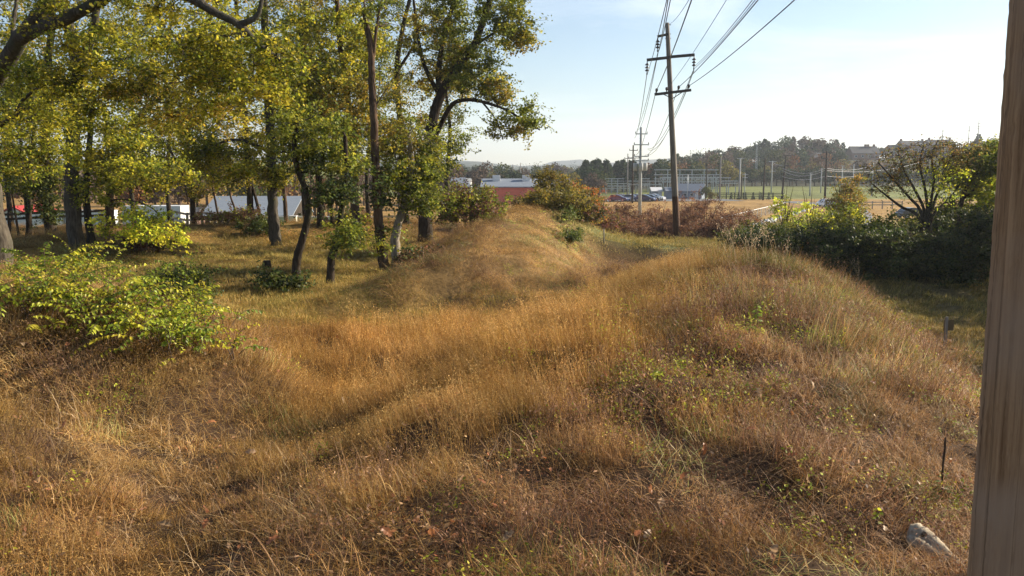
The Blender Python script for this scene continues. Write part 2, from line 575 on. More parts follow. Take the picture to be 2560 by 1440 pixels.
gme = np_mesh('ground', gv, gf, 'ground', smooth=True)
vc = np.zeros((len(gv), 4), np.float32); cn = np.zeros(len(gv), np.float32)
for k in range(4):
    np.add.at(vc[:, :3], gf[:, k], gc)
    np.add.at(cn, gf[:, k], 1)
vc[:, :3] /= cn[:, None]; vc[:, 3] = 1
ga = gme.attributes.new('gcol', 'FLOAT_COLOR', 'POINT')
ga.data.foreach_set('color', vc.ravel())
ground = prop(link('ground', gme), 'dry grassy ground of the old earthwork and the valley behind', 'ground', kind='structure')
# ------------------------------------------------------------------ grass tufts scattered over the ground
def blades(r, n, spread, h, lean, curl, w, cols, segs=3, droop=0.0):
    """n curved ribbons: returns V, list of face arrays, face colours"""
    th = r.uniform(0, 2 * np.pi, n)
    rad = spread * np.sqrt(r.uniform(0, 1, n))
    pa = r.uniform(0, 2 * np.pi, n)
    bx, by = rad * np.cos(pa), rad * np.sin(pa)
    L = r.uniform(*h, n)
    a0 = np.abs(r.normal(0, lean, n))
    cu = r.uniform(*curl, n)
    wd = r.uniform(*w, n)
    pos = np.stack([bx, by, np.full(n, -0.02)], -1)
    ang = a0.copy()
    hd = np.stack([np.cos(th), np.sin(th)], -1)
    side = np.stack([-np.sin(th), np.cos(th), np.zeros(n)], -1)
    rows = []
    for k in range(segs + 1):
        f = 1.0 - k / segs
        ww = wd * (0.35 + 0.65 * f) if k < segs else wd * 0.12
        rows.append((pos - side * ww[:, None] / 2, pos + side * ww[:, None] / 2))
        step = L / segs
        d = np.concatenate([hd * np.sin(ang)[:, None], np.cos(ang)[:, None]], 1)
        pos = pos + d * step[:, None]
        ang = ang + cu / segs
    V = np.stack([q for rw in rows for q in rw], 1).reshape(-1, 3)   # per blade 2*(segs+1)
    m = 2 * (segs + 1)
    base = np.arange(n)[:, None] * m
    k = np.arange(segs)[None, :] * 2
    Fq = np.stack([base + k, base + k + 1, base + k + 3, base + k + 2], -1).reshape(-1, 4)
    ci = r.integers(0, len(cols), n)
    c = np.asarray(cols)[ci] * r.uniform(0.75, 1.25, (n, 1))
    C = np.repeat(c, segs, 0)
    tip = np.array(rows[-1][0])
    return V, Fq, C, tip, c

def merge(parts):
    V, Fs, C, o = [], [], [], 0
    for v, f, c in parts:
        V.append(v); Fs.append(f + o); C.append(c); o += len(v)
    return np.vstack(V), np.vstack(Fs), np.vstack(C)

def leaf_quads(P, size, r, cols, up=0.6, aspect=0.55, fold=0.0):
    """rhomb leaves at P: V, quads, colours"""
    n = len(P)
    s = size if np.ndim(size) else np.full(n, size)
    nrm = r.normal(0, 1, (n, 3)); nrm[:, 2] = np.abs(nrm[:, 2]) + up
    nrm /= np.linalg.norm(nrm, axis=1)[:, None]
    d = r.normal(0, 1, (n, 3)); d[:, 2] -= 0.35
    d -= nrm * (d * nrm).sum(1)[:, None]
    d /= np.linalg.norm(d, axis=1)[:, None]
    e = np.cross(nrm, d)
    L, W = s[:, None], s[:, None] * aspect
    V = np.stack([P - d * L * 0.5, P + e * W * 0.5 + d * L * 0.05, P + d * L * 0.5, P - e * W * 0.5 + d * L * 0.05], 1).reshape(-1, 3)
    Fq = np.arange(n * 4).reshape(-1, 4)
    return V, Fq, cols

STRAW = [(0.45, 0.280, 0.084), (0.38, 0.220, 0.062), (0.52, 0.355, 0.13), (0.31, 0.165, 0.047)]
MATC = [(0.42, 0.255, 0.080), (0.27, 0.146, 0.047), (0.51, 0.35, 0.145), (0.13, 0.070, 0.028), (0.33, 0.188, 0.057)]
GREENC = [(0.20, 0.23, 0.05), (0.30, 0.28, 0.08), (0.14, 0.17, 0.04), (0.42, 0.36, 0.16)]
LAWNC = [(0.38, 0.27, 0.07), (0.26, 0.21, 0.048), (0.46, 0.34, 0.11), (0.17, 0.165, 0.04)]
LEAFC = [(0.34, 0.40, 0.03), (0.46, 0.45, 0.04), (0.22, 0.30, 0.03)]
BROWNC = [(0.22, 0.125, 0.07), (0.15, 0.085, 0.05), (0.30, 0.18, 0.10)]

def proto_straw(seed):
    r = np.random.default_rng(seed)
    V, Fq, C, tip, c = blades(r, 80, 0.34, (0.26, 0.48), 0.16, (0.0, 0.5), (0.0026, 0.0044), STRAW, 3)
    parts = [(V, Fq, C)]
    # airy seed heads: short side ribbons along the top third
    P, cc = [], []
    for t, k in zip(tip, c):
        for _ in range(5):
            P.append(t + r.normal(0, 1, 3) * (0.022, 0.022, 0.06) - np.array([0, 0, 0.07]))
            cc.append(k * 1.15)
    parts.append(leaf_quads(np.array(P), r.uniform(0.014, 0.03, len(P)), r, np.array(cc), 0.0, 0.22))
    parts.append(blades(r, 60, 0.38, (0.15, 0.4), 0.5, (0.4, 1.6), (0.0026, 0.0048), MATC, 2)[:3])
    return merge(parts)

def proto_mat(seed):
    r = np.random.default_rng(seed)
    parts = [blades(r, 170, 0.36, (0.12, 0.30), 0.8, (0.5, 1.9), (0.003, 0.006), MATC, 3)[:3],
             blades(r, 34, 0.34, (0.2, 0.42), 0.45, (0.3, 1.3), (0.002, 0.004), STRAW, 3)[:3]]
    return merge(parts)

def proto_tangle(seed):
    r = np.random.default_rng(seed)
    return merge([blades(r, 40, 0.34, (0.22, 0.5), 1.0, (0.4, 1.8), (0.0028, 0.005), [(0.50, 0.35, 0.17), (0.42, 0.27, 0.12), (0.56, 0.42, 0.24)], 3)[:3],
                  blades(r, 110, 0.36, (0.08, 0.24), 0.9, (0.6, 2.4), (0.003, 0.006), MATC, 3)[:3]])

def proto_green(seed):
    r = np.random.default_rng(seed)
    parts = [blades(r, 110, 0.34, (0.2, 0.45), 0.35, (0.3, 1.3), (0.004, 0.009), GREENC, 3)[:3],
             blades(r, 26, 0.34, (0.35, 0.6), 0.2, (0.2, 0.7), (0.003, 0.005), STRAW, 3)[:3]]
    return merge(parts)

def proto_lawn(seed):
    r = np.random.default_rng(seed)
    return merge([blades(r, 260, 0.5, (0.05, 0.14), 0.5, (0.2, 1.2), (0.004, 0.009), LAWNC, 2)[:3]])

def proto_sprig(seed):
    r = np.random.default_rng(seed)
    V, Fq, C, tip, c = blades(r, 16, 0.3, (0.12, 0.34), 0.45, (0.1, 0.9), (0.003, 0.004), [(0.22, 0.17, 0.06)], 3)
    P = []
    for t in tip:
        P += [t * (1, 1, f) + r.normal(0, 0.03, 3) for f in r.uniform(0.45, 1.05, 6)]
    P = np.array(P)
    cc = np.array(LEAFC)[r.integers(0, 3, len(P))] * r.uniform(0.8, 1.2, (len(P), 1))
    return merge([(V, Fq, C), leaf_quads(P, r.uniform(0.02, 0.042, len(P)), r, cc, 0.9, 0.55)])

def proto_brown(seed):
    r = np.random.default_rng(seed)
    V, Fq, C, tip, c = blades(r, 50, 0.35, (0.3, 0.65), 0.35, (0.0, 0.7), (0.004, 0.007), BROWNC, 3)
    P = np.vstack([tip * (1, 1, f) + r.normal(0, 0.035, tip.shape) for f in (0.6, 0.8, 1.0)])
    cc = np.array(BROWNC)[r.integers(0, 3, len(P))] * r.uniform(0.8, 1.3, (len(P), 1))
    return merge([(V, Fq, C), leaf_quads(P, r.uniform(0.02, 0.045, len(P)), r, cc, 0.0, 0.3),
                  blades(r, 60, 0.36, (0.2, 0.45), 0.6, (0.4, 1.6), (0.003, 0.005), MATC, 2)[:3]])

def proto_litter(seed):
    r = np.random.default_rng(seed)
    n = 70
    P = np.stack([r.normal(0, 0.24, n), r.normal(0, 0.24, n), r.uniform(0.01, 0.13, n)], -1)
    cc = np.array([(0.30, 0.17, 0.08), (0.20, 0.09, 0.04), (0.40, 0.27, 0.14), (0.13, 0.07, 0.035), (0.26, 0.11, 0.04)])[r.integers(0, 5, n)] * r.uniform(0.7, 1.25, (n, 1))
    return merge([leaf_quads(P, r.uniform(0.02, 0.06, n), r, cc, 0.5, 0.5), blades(r, 26, 0.3, (0.1, 0.3), 1.0, (0.4, 1.6), (0.003, 0.006), MATC, 2)[:3]])

def proto_objs(fn, seeds, name):
    out = []
    for s in seeds:
        V, Fq, C = fn(s)
        out.append(bpy.data.objects.new(name, np_mesh(name, V, Fq, 'grass', C)))
    return out

def scatter(name, label, protos, P, yaw, tilt, scl, tint, grad, cat='grass'):
    """one stuff object: tufts set on points by geometry nodes"""
    n = len(P)
    me = bpy.data.meshes.new(name)
    me.vertices.add(n)
    me.vertices.foreach_set('co', np.asarray(P, np.float32).ravel())
    def attr(nm, typ, key, arr):
        a = me.attributes.new(nm, typ, 'POINT')
        a.data.foreach_set(key, np.asarray(arr).ravel())
    # the tuft leans with the slope: slope in the tuft's own frame, then the yaw
    gx, gy = grad
    ca, sa = np.cos(yaw), np.sin(yaw)
    lx, ly = gx * ca + gy * sa, -gx * sa + gy * ca
    rot = np.stack([np.arctan(ly) + tilt[:, 0], -np.arctan(lx) + tilt[:, 1], yaw], -1).astype(np.float32)
    attr('rot', 'FLOAT_VECTOR', 'vector', rot)
    attr('scl', 'FLOAT_VECTOR', 'vector', np.asarray(scl, np.float32))
    attr('pick', 'INT', 'value', rng.integers(0, len(protos), n).astype(np.int32))
    t4 = np.ones((n, 4), np.float32); t4[:, :3] = tint
    attr('tint', 'FLOAT_COLOR', 'color', t4)
    o = link(name, me)
    prop(o, label, cat, kind='stuff')
    ng = bpy.data.node_groups.new(name + '_nodes', 'GeometryNodeTree')
    ng.interface.new_socket('Geometry', in_out='INPUT', socket_type='NodeSocketGeometry')
    ng.interface.new_socket('Geometry', in_out='OUTPUT', socket_type='NodeSocketGeometry')
    N, Lk = ng.nodes, ng.links
    gi, go = N.new('NodeGroupInput'), N.new('NodeGroupOutput')
    ip = N.new('GeometryNodeInstanceOnPoints')
    jn = N.new('GeometryNodeJoinGeometry')
    for p in protos:
        oi = N.new('GeometryNodeObjectInfo')
        oi.inputs['Object'].default_value = p
        oi.inputs['As Instance'].default_value = False
        g2 = N.new('GeometryNodeGeometryToInstance')
        Lk.new(oi.outputs['Geometry'], g2.inputs[0])
        Lk.new(g2.outputs[0], jn.inputs[0])
    def named(nm, typ):
        a = N.new('GeometryNodeInputNamedAttribute')
        a.data_type = typ
        a.inputs['Name'].default_value = nm
        return a.outputs[0]
    Lk.new(gi.outputs[0], ip.inputs['Points'])
    Lk.new(jn.outputs[0], ip.inputs['Instance'])
    ip.inputs['Pick Instance'].default_value = True
    Lk.new(named('pick', 'INT'), ip.inputs['Instance Index'])
    e2r = N.new('FunctionNodeEulerToRotation')
    Lk.new(named('rot', 'FLOAT_VECTOR'), e2r.inputs[0])
    Lk.new(e2r.outputs[0], ip.inputs['Rotation'])
    Lk.new(named('scl', 'FLOAT_VECTOR'), ip.inputs['Scale'])
    Lk.new(ip.outputs[0], go.inputs[0])
    mod = o.modifiers.new('tufts', 'NODES')
    mod.node_group = ng
    return o

# candidate points over the near ground, denser towards the eye
bands = [(3.6, 6, 14), (6, 8, 20), (8, 11, 18), (11, 14.5, 14), (14.5, 19, 10), (19, 26, 7.5), (26, 36, 4.5), (36, 60, 2.2)]
cx, cy, cs = [], [], []
for a, b, dens in bands:
    hw = 0.63 * b + 2.5
    k = int((b - a) * 2 * hw * dens)
    cx.append(rng.uniform(-hw, hw, k)); cy.append(rng.uniform(a, b, k))
    cs.append(np.full(k, (20.0 / dens) ** 0.33))
cx, cy, cs = np.concatenate(cx), np.concatenate(cy), np.concatenate(cs)
cz = zg(cx, cy)
cu, cv = pix(np.stack([cx, cy, cz], -1))
keep = (cu > -450) & (cu < 3000) & (cv > 430) & (cv < 1750)
cx, cy, cz, cs, cu, cv = cx[keep], cy[keep], cz[keep], cs[keep], cu[keep], cv[keep]
NPT = len(cx)
z_gap, z_clump, z_tone, z_hue = Noise(21, 1.1), Noise(22, 2.3), Noise(23, 3.5), Noise(24, 0.7)
gap = z_gap(cx, cy); clump = z_clump(cx, cy); tone = z_tone(cx, cy); hue = z_hue(cx, cy)

def blob(u, v, ru, rv, p=2.0):
    return np.exp(-(np.abs((cu - u) / ru) ** p + np.abs((cv - v) / rv) ** p))

KIND = np.full(NPT, 1)               # 0 straw 1 mat 2 green 3 lawn 4 sprig 5 brown -1 none
rnd = rng.uniform(0, 1, NPT)
R = lambda: rng.uniform(0, 1, NPT)
# tall straw in the middle of the field
straw = np.clip(sstep(560, 900, cu) * (1 - sstep(1620, 1980, cu)) * (1 - sstep(1060, 1330, cv)) * 1.1, 0, 0.92)
straw = np.maximum(straw, 0.24 + 0.16 * clump * (cv > 1000))
bank = sstep(-110, 110, cu - (1850 - 1.15 * (cv - 650))) * (cv > 630) * (cy < 24)
straw = straw * (1 - 0.78 * bank)
KIND[rnd < straw] = 0
tg = 0.15 + 0.18 * bank + 0.45 * sstep(1050, 1250, cv) + 0.4 * blob(250, 980, 350, 120) + 0.3 * sstep(1700, 1900, cu) * sstep(650, 760, cv)
KIND[R() < tg * (0.6 + 0.5 * np.clip(tone, -1, 1)) * (1 - 0.8 * np.clip(straw, 0, 1) * (cv < 1050))] = 6
# green blades on the parapet top, some sprinkled
gr = 0.8 * blob(2030, 720, 150, 85) + 0.5 * blob(2150, 820, 70, 60) + 0.35 * blob(1560, 690, 40, 25) + 0.012 + 0.07 * bank
gr += 0.22 * np.exp(-(((cx + 0.8) / 4.4) ** 4 + ((cy - 31) / 11) ** 4)) * (clump > 0.3) + 0.75 * blob(1310, 600, 36, 16) + 0.6 * blob(1330, 568, 26, 12) + 0.7 * blob(1410, 600, 45, 45) + 0.5 * blob(1100, 665, 90, 25) + 0.45 * blob(980, 700, 80, 30)
gr += 0.45 * blob(330, 700, 120, 50) + 0.4 * blob(560, 610, 120, 30) + 0.5 * blob(640, 615, 60, 25) + 0.35 * blob(150, 640, 150, 40)
KIND[R() < gr] = 2
# leafy sprigs
sp = 1.1 * blob(1640, 950, 190, 55) + 0.7 * blob(1790, 830, 90, 30) + 0.4 * blob(1880, 870, 60, 60) + 0.5 * blob(1700, 1010, 150, 45) + 0.4 * blob(1560, 1130, 60, 60)
sp += 0.5 * blob(2060, 1290, 60, 60) + 0.45 * blob(2350, 1290, 80, 60) + 0.4 * blob(1950, 1230, 90, 70) + 0.3 * blob(1240, 700, 60, 25) + 0.3 * blob(1560, 780, 80, 60)
sp += 0.5 * blob(1412, 610, 40, 55) + 0.3 * blob(1300, 660, 70, 25) + 0.16 * bank + 0.012
KIND[R() < sp * (0.55 + 0.45 * np.clip(clump + 0.4, 0, 1.4))] = 4
# brown forbs
br = 0.65 * blob(1060, 640, 70, 45) + 0.45 * blob(1180, 585, 70, 25) + 0.5 * blob(1010, 770, 120, 35) + 0.4 * blob(880, 760, 90, 40) + 0.7 * np.exp(-((cv - (742 - 0.27 * (cu - 1330))) / 11) ** 2) * (cu > 1300) * (cu < 1640) + 0.5 * blob(1000, 700, 140, 28) + 0.4 * blob(1180, 690, 90, 25)
mzone = np.exp(-(((cx + 0.8 - 0.06 * (cy - 30)) / 4.4) ** 4 + ((cy - 33) / 12.5) ** 4))
br += 0.26 * mzone * (tone + hue > -0.2) + 0.20 * bank + 0.07 * (cv > 1100) + 0.25 * blob(150, 900, 250, 120)
KIND[R() < br * (0.5 + 0.5 * np.clip(gap + 0.5, 0, 1.5))] = 5
# short grass: lawn under the trees, field on the right, track by the pole
lw = ((cx < -2.4 - 0.10 * (cy - 24)) & (cy > 18.5) & (cz < CZ - 3.1) & (cx > -16)) | ((cx > 8.3) & (cy > 11) & (cz < CZ - 3.25)) | ((cx > 2.2) & (cy > 39))
KIND[lw & (R() < 0.93)] = 3
foot = np.exp(-(((cx + 2.6) / 3.6) ** 4 + ((cy - (20.6 + 0.28 * (cx + 2.6))) / 1.25) ** 4))
KIND[R() < 0.8 * foot] = 3
lit = 0.05 + 0.12 * sstep(1000, 1250, cv) + 0.14 * bank
KIND[(R() < lit * (0.7 + 0.6 * np.clip(gap, -1, 1))) & (cy < 19)] = 7
# thin spots
KIND[(gap > 0.75) & (cv > 850) & (R() < 0.6)] = -1
pitm = ((cx - 5.3) / 2.8) ** 2 + ((cy - 36.5) / 2.8) ** 2 < 1

tint = np.ones((NPT, 3))
orange = blob(1250, 880, 500, 200) + 0.6 * blob(850, 900, 200, 200)
tint *= 1 + np.clip(orange, 0, 1)[:, None] * (np.array([1.06, 0.96, 0.80]) - 1)
rightpurple = bank
tint *= 1 + rightpurple[:, None] * (np.array([0.95, 0.88, 0.90]) - 1)
fgc = sstep(1050, 1300, cv)
tint *= 1 + fgc[:, None] * (np.array([0.93, 0.87, 0.80]) - 1)
tint *= (1 + 0.12 * bank * np.clip(hue, -1, 1))[:, None]
red = 0.7 * blob(560, 730, 70, 25) + 0.9 * blob(720, 600, 70, 22) + 0.3 * blob(820, 830, 130, 50)
tint *= 1 + np.clip(red, 0, 1)[:, None] * (np.array([0.95, 0.70, 0.55]) - 1)
tint *= (1.0 + 0.18 * tone + 0.26 * hue)[:, None]
tint[:, 2] *= 1 + 0.15 * hue
tint *= rng.uniform(0.6, 1.3, (NPT, 1))
tint = np.clip(tint, 0.3, 1.7)

PROTO = [proto_objs(proto_straw, (1, 2, 3, 4, 5), 'straw_tuft'), proto_objs(proto_mat, (6, 7, 8, 9, 10), 'mat_tuft'), proto_objs(proto_green, (11, 12, 13), 'green_tuft'),
         proto_objs(proto_lawn, (14, 15, 16), 'lawn_tuft'), proto_objs(proto_sprig, (17, 18, 19, 20), 'sprig'), proto_objs(proto_brown, (21, 22, 23), 'brown_tuft'), proto_objs(proto_tangle, (24, 25, 26, 27), 'tangle_tuft'), proto_objs(proto_litter, (28, 29, 30), 'litter_patch')]
GR = [('tall_straw_grass', 'tall thin straw-coloured grass standing across the middle of the field'),
      ('matted_dry_grass', 'matted curling dry grass over the banks and foreground'),
      ('green_grass', 'yellow-green bladed grass on the parapet top and mound'),
      ('lawn_grass', 'short ochre mown grass under the trees and right of the parapet'),
      ('leafy_ground_cover', 'low yellow-green leafy sprigs among the dry grass'),
      ('brown_weeds', 'dead brown weeds among the dry grass'),
      ('tangled_straw', 'pale tangled straw lying over the foreground and slopes'),
      ('leaf_litter', 'brown leaf litter and broken stalks between the grass')]
baseh = [1.0, 0.85, 0.85, 1.0, 1.0, 0.8, 0.85, 1.0]
for kd in range(8):
    s = KIND == kd
    k = int(s.sum())
    if not k:
        continue
    P = np.stack([cx, cy, cz], -1)[s]
    hgt = baseh[kd] * rng.uniform(0.55, 1.3, k) * (1 + 0.2 * clump[s] + 0.2 * hue[s])
    if kd == 0:
        hgt *= 0.75 + 0.25 * blob(1250, 900, 650, 250)[s] 
    hgt *= 1 - 0.32 * sstep(950, 1150, cv[s])
    mz = np.exp(-(((P[:, 0] + 0.8 - 0.06 * (P[:, 1] - 30)) / 4.4) ** 4 + ((P[:, 1] - 34) / 14) ** 4))
    hgt *= 1 - 0.4 * mz
    hgt *= 1 - 0.5 * sstep(18.5, 22, P[:, 1]) * (kd not in (3,))
    wid = cs[s] * rng.uniform(0.85, 1.2, k)
    scl = np.stack([wid, wid, hgt * (0.7 + 0.3 * cs[s])], -1)
    e_ = 0.25
    gx_ = (zg(P[:, 0] + e_, P[:, 1]) - zg(P[:, 0] - e_, P[:, 1])) / (2 * e_)
    gy_ = (zg(P[:, 0], P[:, 1] + e_) - zg(P[:, 0], P[:, 1] - e_)) / (2 * e_)
    yw = rng.uniform(0, 6.28, k)
    til = rng.normal(0, 0.05, (k, 2))
    scatter(GR[kd][0], GR[kd][1], PROTO[kd], P, yw, til, scl, tint[s], (gx_, gy_))
# seed stalks standing against the dark brush on the parapet crest
# ------------------------------------------------------------------ trees and shrubs
YEL = [(0.235, 0.222, 0.018), (0.160, 0.168, 0.015), (0.29, 0.240, 0.022), (0.085, 0.102, 0.011)]
OCH = [(0.205, 0.172, 0.018), (0.135, 0.132, 0.014), (0.24, 0.165, 0.020), (0.072, 0.080, 0.011)]
GRN = [(0.150, 0.158, 0.018), (0.100, 0.118, 0.015), (0.205, 0.188, 0.020), (0.058, 0.076, 0.012)]
DKG = [(0.034, 0.050, 0.012), (0.022, 0.036, 0.010), (0.055, 0.070, 0.015), (0.075, 0.078, 0.016)]
BRN = [(0.12, 0.060, 0.035), (0.085, 0.042, 0.026), (0.17, 0.09, 0.045)]
ORG = [(0.32, 0.13, 0.025), (0.26, 0.17, 0.025), (0.22, 0.08, 0.02), (0.18, 0.16, 0.02)]
HZL = [(0.11, 0.085, 0.02), (0.085, 0.085, 0.018), (0.13, 0.075, 0.02)]
LIM = [(0.30, 0.32, 0.025), (0.40, 0.36, 0.03), (0.20, 0.25, 0.022)]

DENS = 2.1
def main_line(pts, Y=None, m=6):
    """pixel polyline (u, v[, Y]) -> smooth 3-D line"""
    P = [at(p[0], p[1], p[2] if len(p) > 2 else Y) for p in pts]
    return smooth_line(P, m)

def make_tree(name, label, base, mains, blobs, bark, seed, cat='tree', group=None, leaf=(0.07, 0.12), per=34, cl_r=0.42, twig_mat=None, bare=0, part_names=('trunk', 'crown'), flare=1.0, rooted=True, twig_r=0.012, sides=7):
    """base: world point; mains: [(3-D line, r0, r1)]; blobs: [(centre, radii, clusters, palette)]. Twigs are grown from the
    skeleton out to every leaf cluster, so the crown hangs together."""
    r = np.random.default_rng(seed)
    cl_r = cl_r * 0.78 if cat == 'tree' else cl_r
    base = np.asarray(base, float)
    tv, tf, off = [], [], 0
    nodes, nrad = [], []
    def put(P, rad, n):
        nonlocal off
        P = np.asarray(P)
        wob = 1 + 0.035 * r.normal(0, 1, (len(P), n)) if n >= 6 else None
        V, Fq = tube_arrays(P, rad, n, wob)
        tv.append(V); tf.append(Fq + off); off += len(V)
    for i, (P, r0, r1) in enumerate(mains):
        P = np.array(P, float)
        if len(P) > 4:
            P[1:-1] += r.normal(0, 0.10 * r1, (len(P) - 2, 3)) * (1, 1, 0.1)
        t = np.linspace(0, 1, len(P))
        rad = r0 + (r1 - r0) * t ** 0.8
        if i == 0 and rooted:
            P = np.vstack([P[0] - (0, 0, 0.35), P])
            rad = np.concatenate([[rad[0] * 1.25 * flare], rad])
            rad[1] *= 1.0 + 0.14 * flare
        put(P, rad, sides + 3 if r0 > 0.2 else sides)
        k0 = len(P) // 4 if (i == 0 and rooted) else 0
        for p, q in zip(P[k0:], rad[k0:]):
            nodes.append(p); nrad.append(q)
    C, pal = [], []
    for c, rr, cnt, pl in blobs:
        d = r.normal(0, 1, (cnt, 3))
        d /= np.linalg.norm(d, axis=1)[:, None]
        d *= r.uniform(0.25, 1.0, (cnt, 1)) ** 0.5
        C.append(np.asarray(c) + d * np.asarray(rr)); pal += [pl] * cnt
    L, LC = [], []
    if C:
        C = np.vstack(C)
        NA = np.array(nodes); NR = np.array(nrad)
        order = np.argsort([np.min(np.linalg.norm(NA - c, axis=1)) for c in C])
        buf = np.zeros((len(NA) + len(C) * 5, 3)); bufr = np.zeros(len(buf))
        buf[:len(NA)] = NA; bufr[:len(NA)] = NR; used = len(NA)
        for ci in order:
            c = C[ci]
            d2 = buf[:used] - c
            dist = np.linalg.norm(d2, axis=1) + 0.9 * np.clip(d2[:, 2], 0, None)   # prefer to grow upwards
            j = int(np.argmin(dist))
            a = buf[j]
            ln = np.linalg.norm(c - a)
            tt = np.linspace(0, 1, 5)[:, None]
            P = a + (c - a) * tt
            P[1:-1] += r.normal(0, 0.09 * ln, (3, 3))
            P[1:-1, 2] += np.array([0.05, 0.08, 0.06]) * ln
            ra = min(bufr[j] * 0.6, 0.016 + 0.034 * ln)
            rb = min(ra, twig_r * 0.6)
            rad = np.linspace(ra, rb, 5)
            put(P, rad, (4 if cat == 'tree' else 3) if ra < 0.04 else 6)
            buf[used:used + 4] = P[1:]; bufr[used:used + 4] = np.maximum(rad[1:], twig_r)
            used += 4
            # sprays of leaves on short twigs around the cluster
            pl = np.asarray(pal[ci])
            tone = r.uniform(0.55, 1.35); pick = r.integers(0, len(pl))
            k = max(1, int(per * DENS * r.uniform(0.5, 1.5)))
            nt = 4 if cat == 'tree' else 2
            ends = c + r.normal(0, 1, (nt, 3)) * (cl_r, cl_r, cl_r * 0.6) * 1.1 - (0, 0, 0.12 * cl_r)
            for e in ends:
                put(np.array([c, (c + e) / 2 + (0, 0, 0.04), e]), [rb, rb * 0.8, rb * 0.5], 3)
            w = r.integers(0, nt, k)
            f = r.uniform(0.1, 1.15, (k, 1))
            Q = c + (ends[w] - c) * f + r.normal(0, 1, (k, 3)) * (0.11, 0.11, 0.08) * cl_r / 0.42
            L.append(Q)
            cc = pl[np.where(r.uniform(0, 1, k) < 0.6, pick, r.integers(0, len(pl), k))]
            LC.append(cc * tone * r.uniform(0.75, 1.3, (k, 1)))
    ro = root(name, label, cat, base, group)
    V = np.vstack(tv) - base
    link(part_names[0], np_mesh(part_names[0], V, np.vstack(tf), bark, smooth=True), ro)
    if L:
        Q = np.vstack(L) - base
        n = len(Q)
        V, Fq, CC = leaf_quads(Q, r.uniform(*leaf, n) * 1.25, r, np.vstack(LC) * 1.75, 0.35, 0.7)
        link(part_names[1], np_mesh(part_names[1], V, Fq, 'leaf', CC), ro)
    return ro

def B(u, v, Y, ru, rv, cnt, pal, ry=None):
    """crown blob: pixel centre and radii at distance Y"""
    k = Y / F
    return (at(u, v, Y), (ru * k, ry if ry is not None else max(1.2, 0.8 * (ru + rv) / 2 * k), rv * k), cnt, pal)

def gbase(u, Y):
    p = at(u, 430, Y)
    return np.array([p[0], Y, zg1(p[0], Y)])

def trunk_from(u, Y, pts, m=6):
    """line that starts on the ground below pixel column u"""
    b = gbase(u, Y)
    P = [b] + [at(p[0], p[1], p[2] if len(p) > 2 else Y) for p in pts]
    return b, smooth_line(P, m)

TG = 'trees of the grove on the left'
# the leaning tree at the left edge with the big limbs across the top
b, tr = trunk_from(-14, 22, [(-22, 520), (-48, 380), (-75, 260)])
l1 = main_line([(-75, 260, 22), (-20, 205, 21.5), (18, 150, 21), (52, 95, 20.5), (95, 40, 20), (150, -40, 20), (200, -200, 20)])
l2 = main_line([(52, 95, 20.5), (105, 68, 20), (160, 50, 19.5), (215, 22, 19), (300, -22, 18.5), (400, -35, 18), (470, -8, 18), (540, 32, 18), (598, 62, 18), (640, 105, 18), (700, 150, 18.3)])
l3 = main_line([(598, 62, 18), (640, 42, 18), (655, 0, 18), (668, -60, 18)])
l4 = main_line([(-50, 375, 22), (5, 310, 21), (42, 285, 20.5), (58, 250, 20), (110, 214, 19.6), (190, 206, 19.3)])
l5 = main_line([(18, 150, 21), (30, 100, 21.2), (36, 40, 21.4), (48, -30, 21.6)])
make_tree('leaning_tree', 'thick pale-barked tree at the left edge with long limbs arching across the top', b,
          [(tr, 0.33, 0.26), (l1, 0.25, 0.12), (l2, 0.17, 0.05), (l3, 0.07, 0.03), (l4, 0.07, 0.025), (l5, 0.07, 0.04)],
          [B(330, 80, 19, 260, 130, 70, YEL), B(600, 170, 18.5, 170, 110, 60, YEL), B(60, 330, 21, 110, 130, 34, YEL), B(330, -140, 19, 420, 130, 70, OCH),
           B(450, 230, 20, 170, 100, 40, OCH), B(160, 230, 19.6, 110, 80, 26, YEL)], 'bark_grey', 101, leaf=(0.045, 0.08), per=60, cl_r=0.42)
b, tr = trunk_from(180, 35, [(178, 480), (182, 330), (192, 200), (180, 90), (150, -20), (130, -160)])
f2 = main_line([(192, 210, 35), (215, 130, 35), (238, 50, 34.5), (245, -60, 34), (260, -180, 34)])
make_tree('hackberry_tree', 'broad straight grey trunk rising behind the yellow-leaved bush', b, [(tr, 0.31, 0.18), (f2, 0.19, 0.11)],
          [B(150, 90, 35, 200, 150, 70, YEL), B(250, 320, 33, 150, 110, 60, YEL), B(200, -120, 35, 260, 130, 60, OCH), B(60, 230, 36, 100, 100, 34, GRN), B(370, 430, 32, 110, 50, 30, YEL)], 'bark_grey', 102, cl_r=0.5, per=46)
b, tr = trunk_from(118, 40, [(117, 480), (112, 360), (118, 200), (130, 40), (140, -100)])
make_tree('ivy_clad_tree', 'dark trunk wrapped in ivy between the broad grey trunk and the thin twin stems', b, [(tr, 0.26, 0.12)],
          [B(120, 500, 39.7, 20, 70, 26, DKG, 0.35), B(100, 280, 40, 120, 120, 60, YEL), B(60, 430, 40, 110, 60, 34, GRN), B(110, 40, 41, 150, 160, 40, OCH)], 'bark_dark', 103, cl_r=0.5, per=44)
b, tr = trunk_from(63, 44, [(66, 520), (58, 440), (50, 330), (40, 150)])
t2 = main_line([(70, 600, 44), (74, 520, 44), (72, 450, 44), (82, 360, 44), (90, 250, 44)])
make_tree('twin_stem_tree', 'thin twin-stemmed tree nearest the left edge in front of the rail fence', b, [(tr, 0.11, 0.05), (t2, 0.15, 0.07)],
          [B(50, 400, 44, 90, 80, 34, GRN), B(30, 250, 44, 110, 110, 34, YEL)], 'bark_dark', 104, cl_r=0.5)
b, tr = trunk_from(218, 36, [(216, 500), (222, 380), (232, 250), (240, 100)])
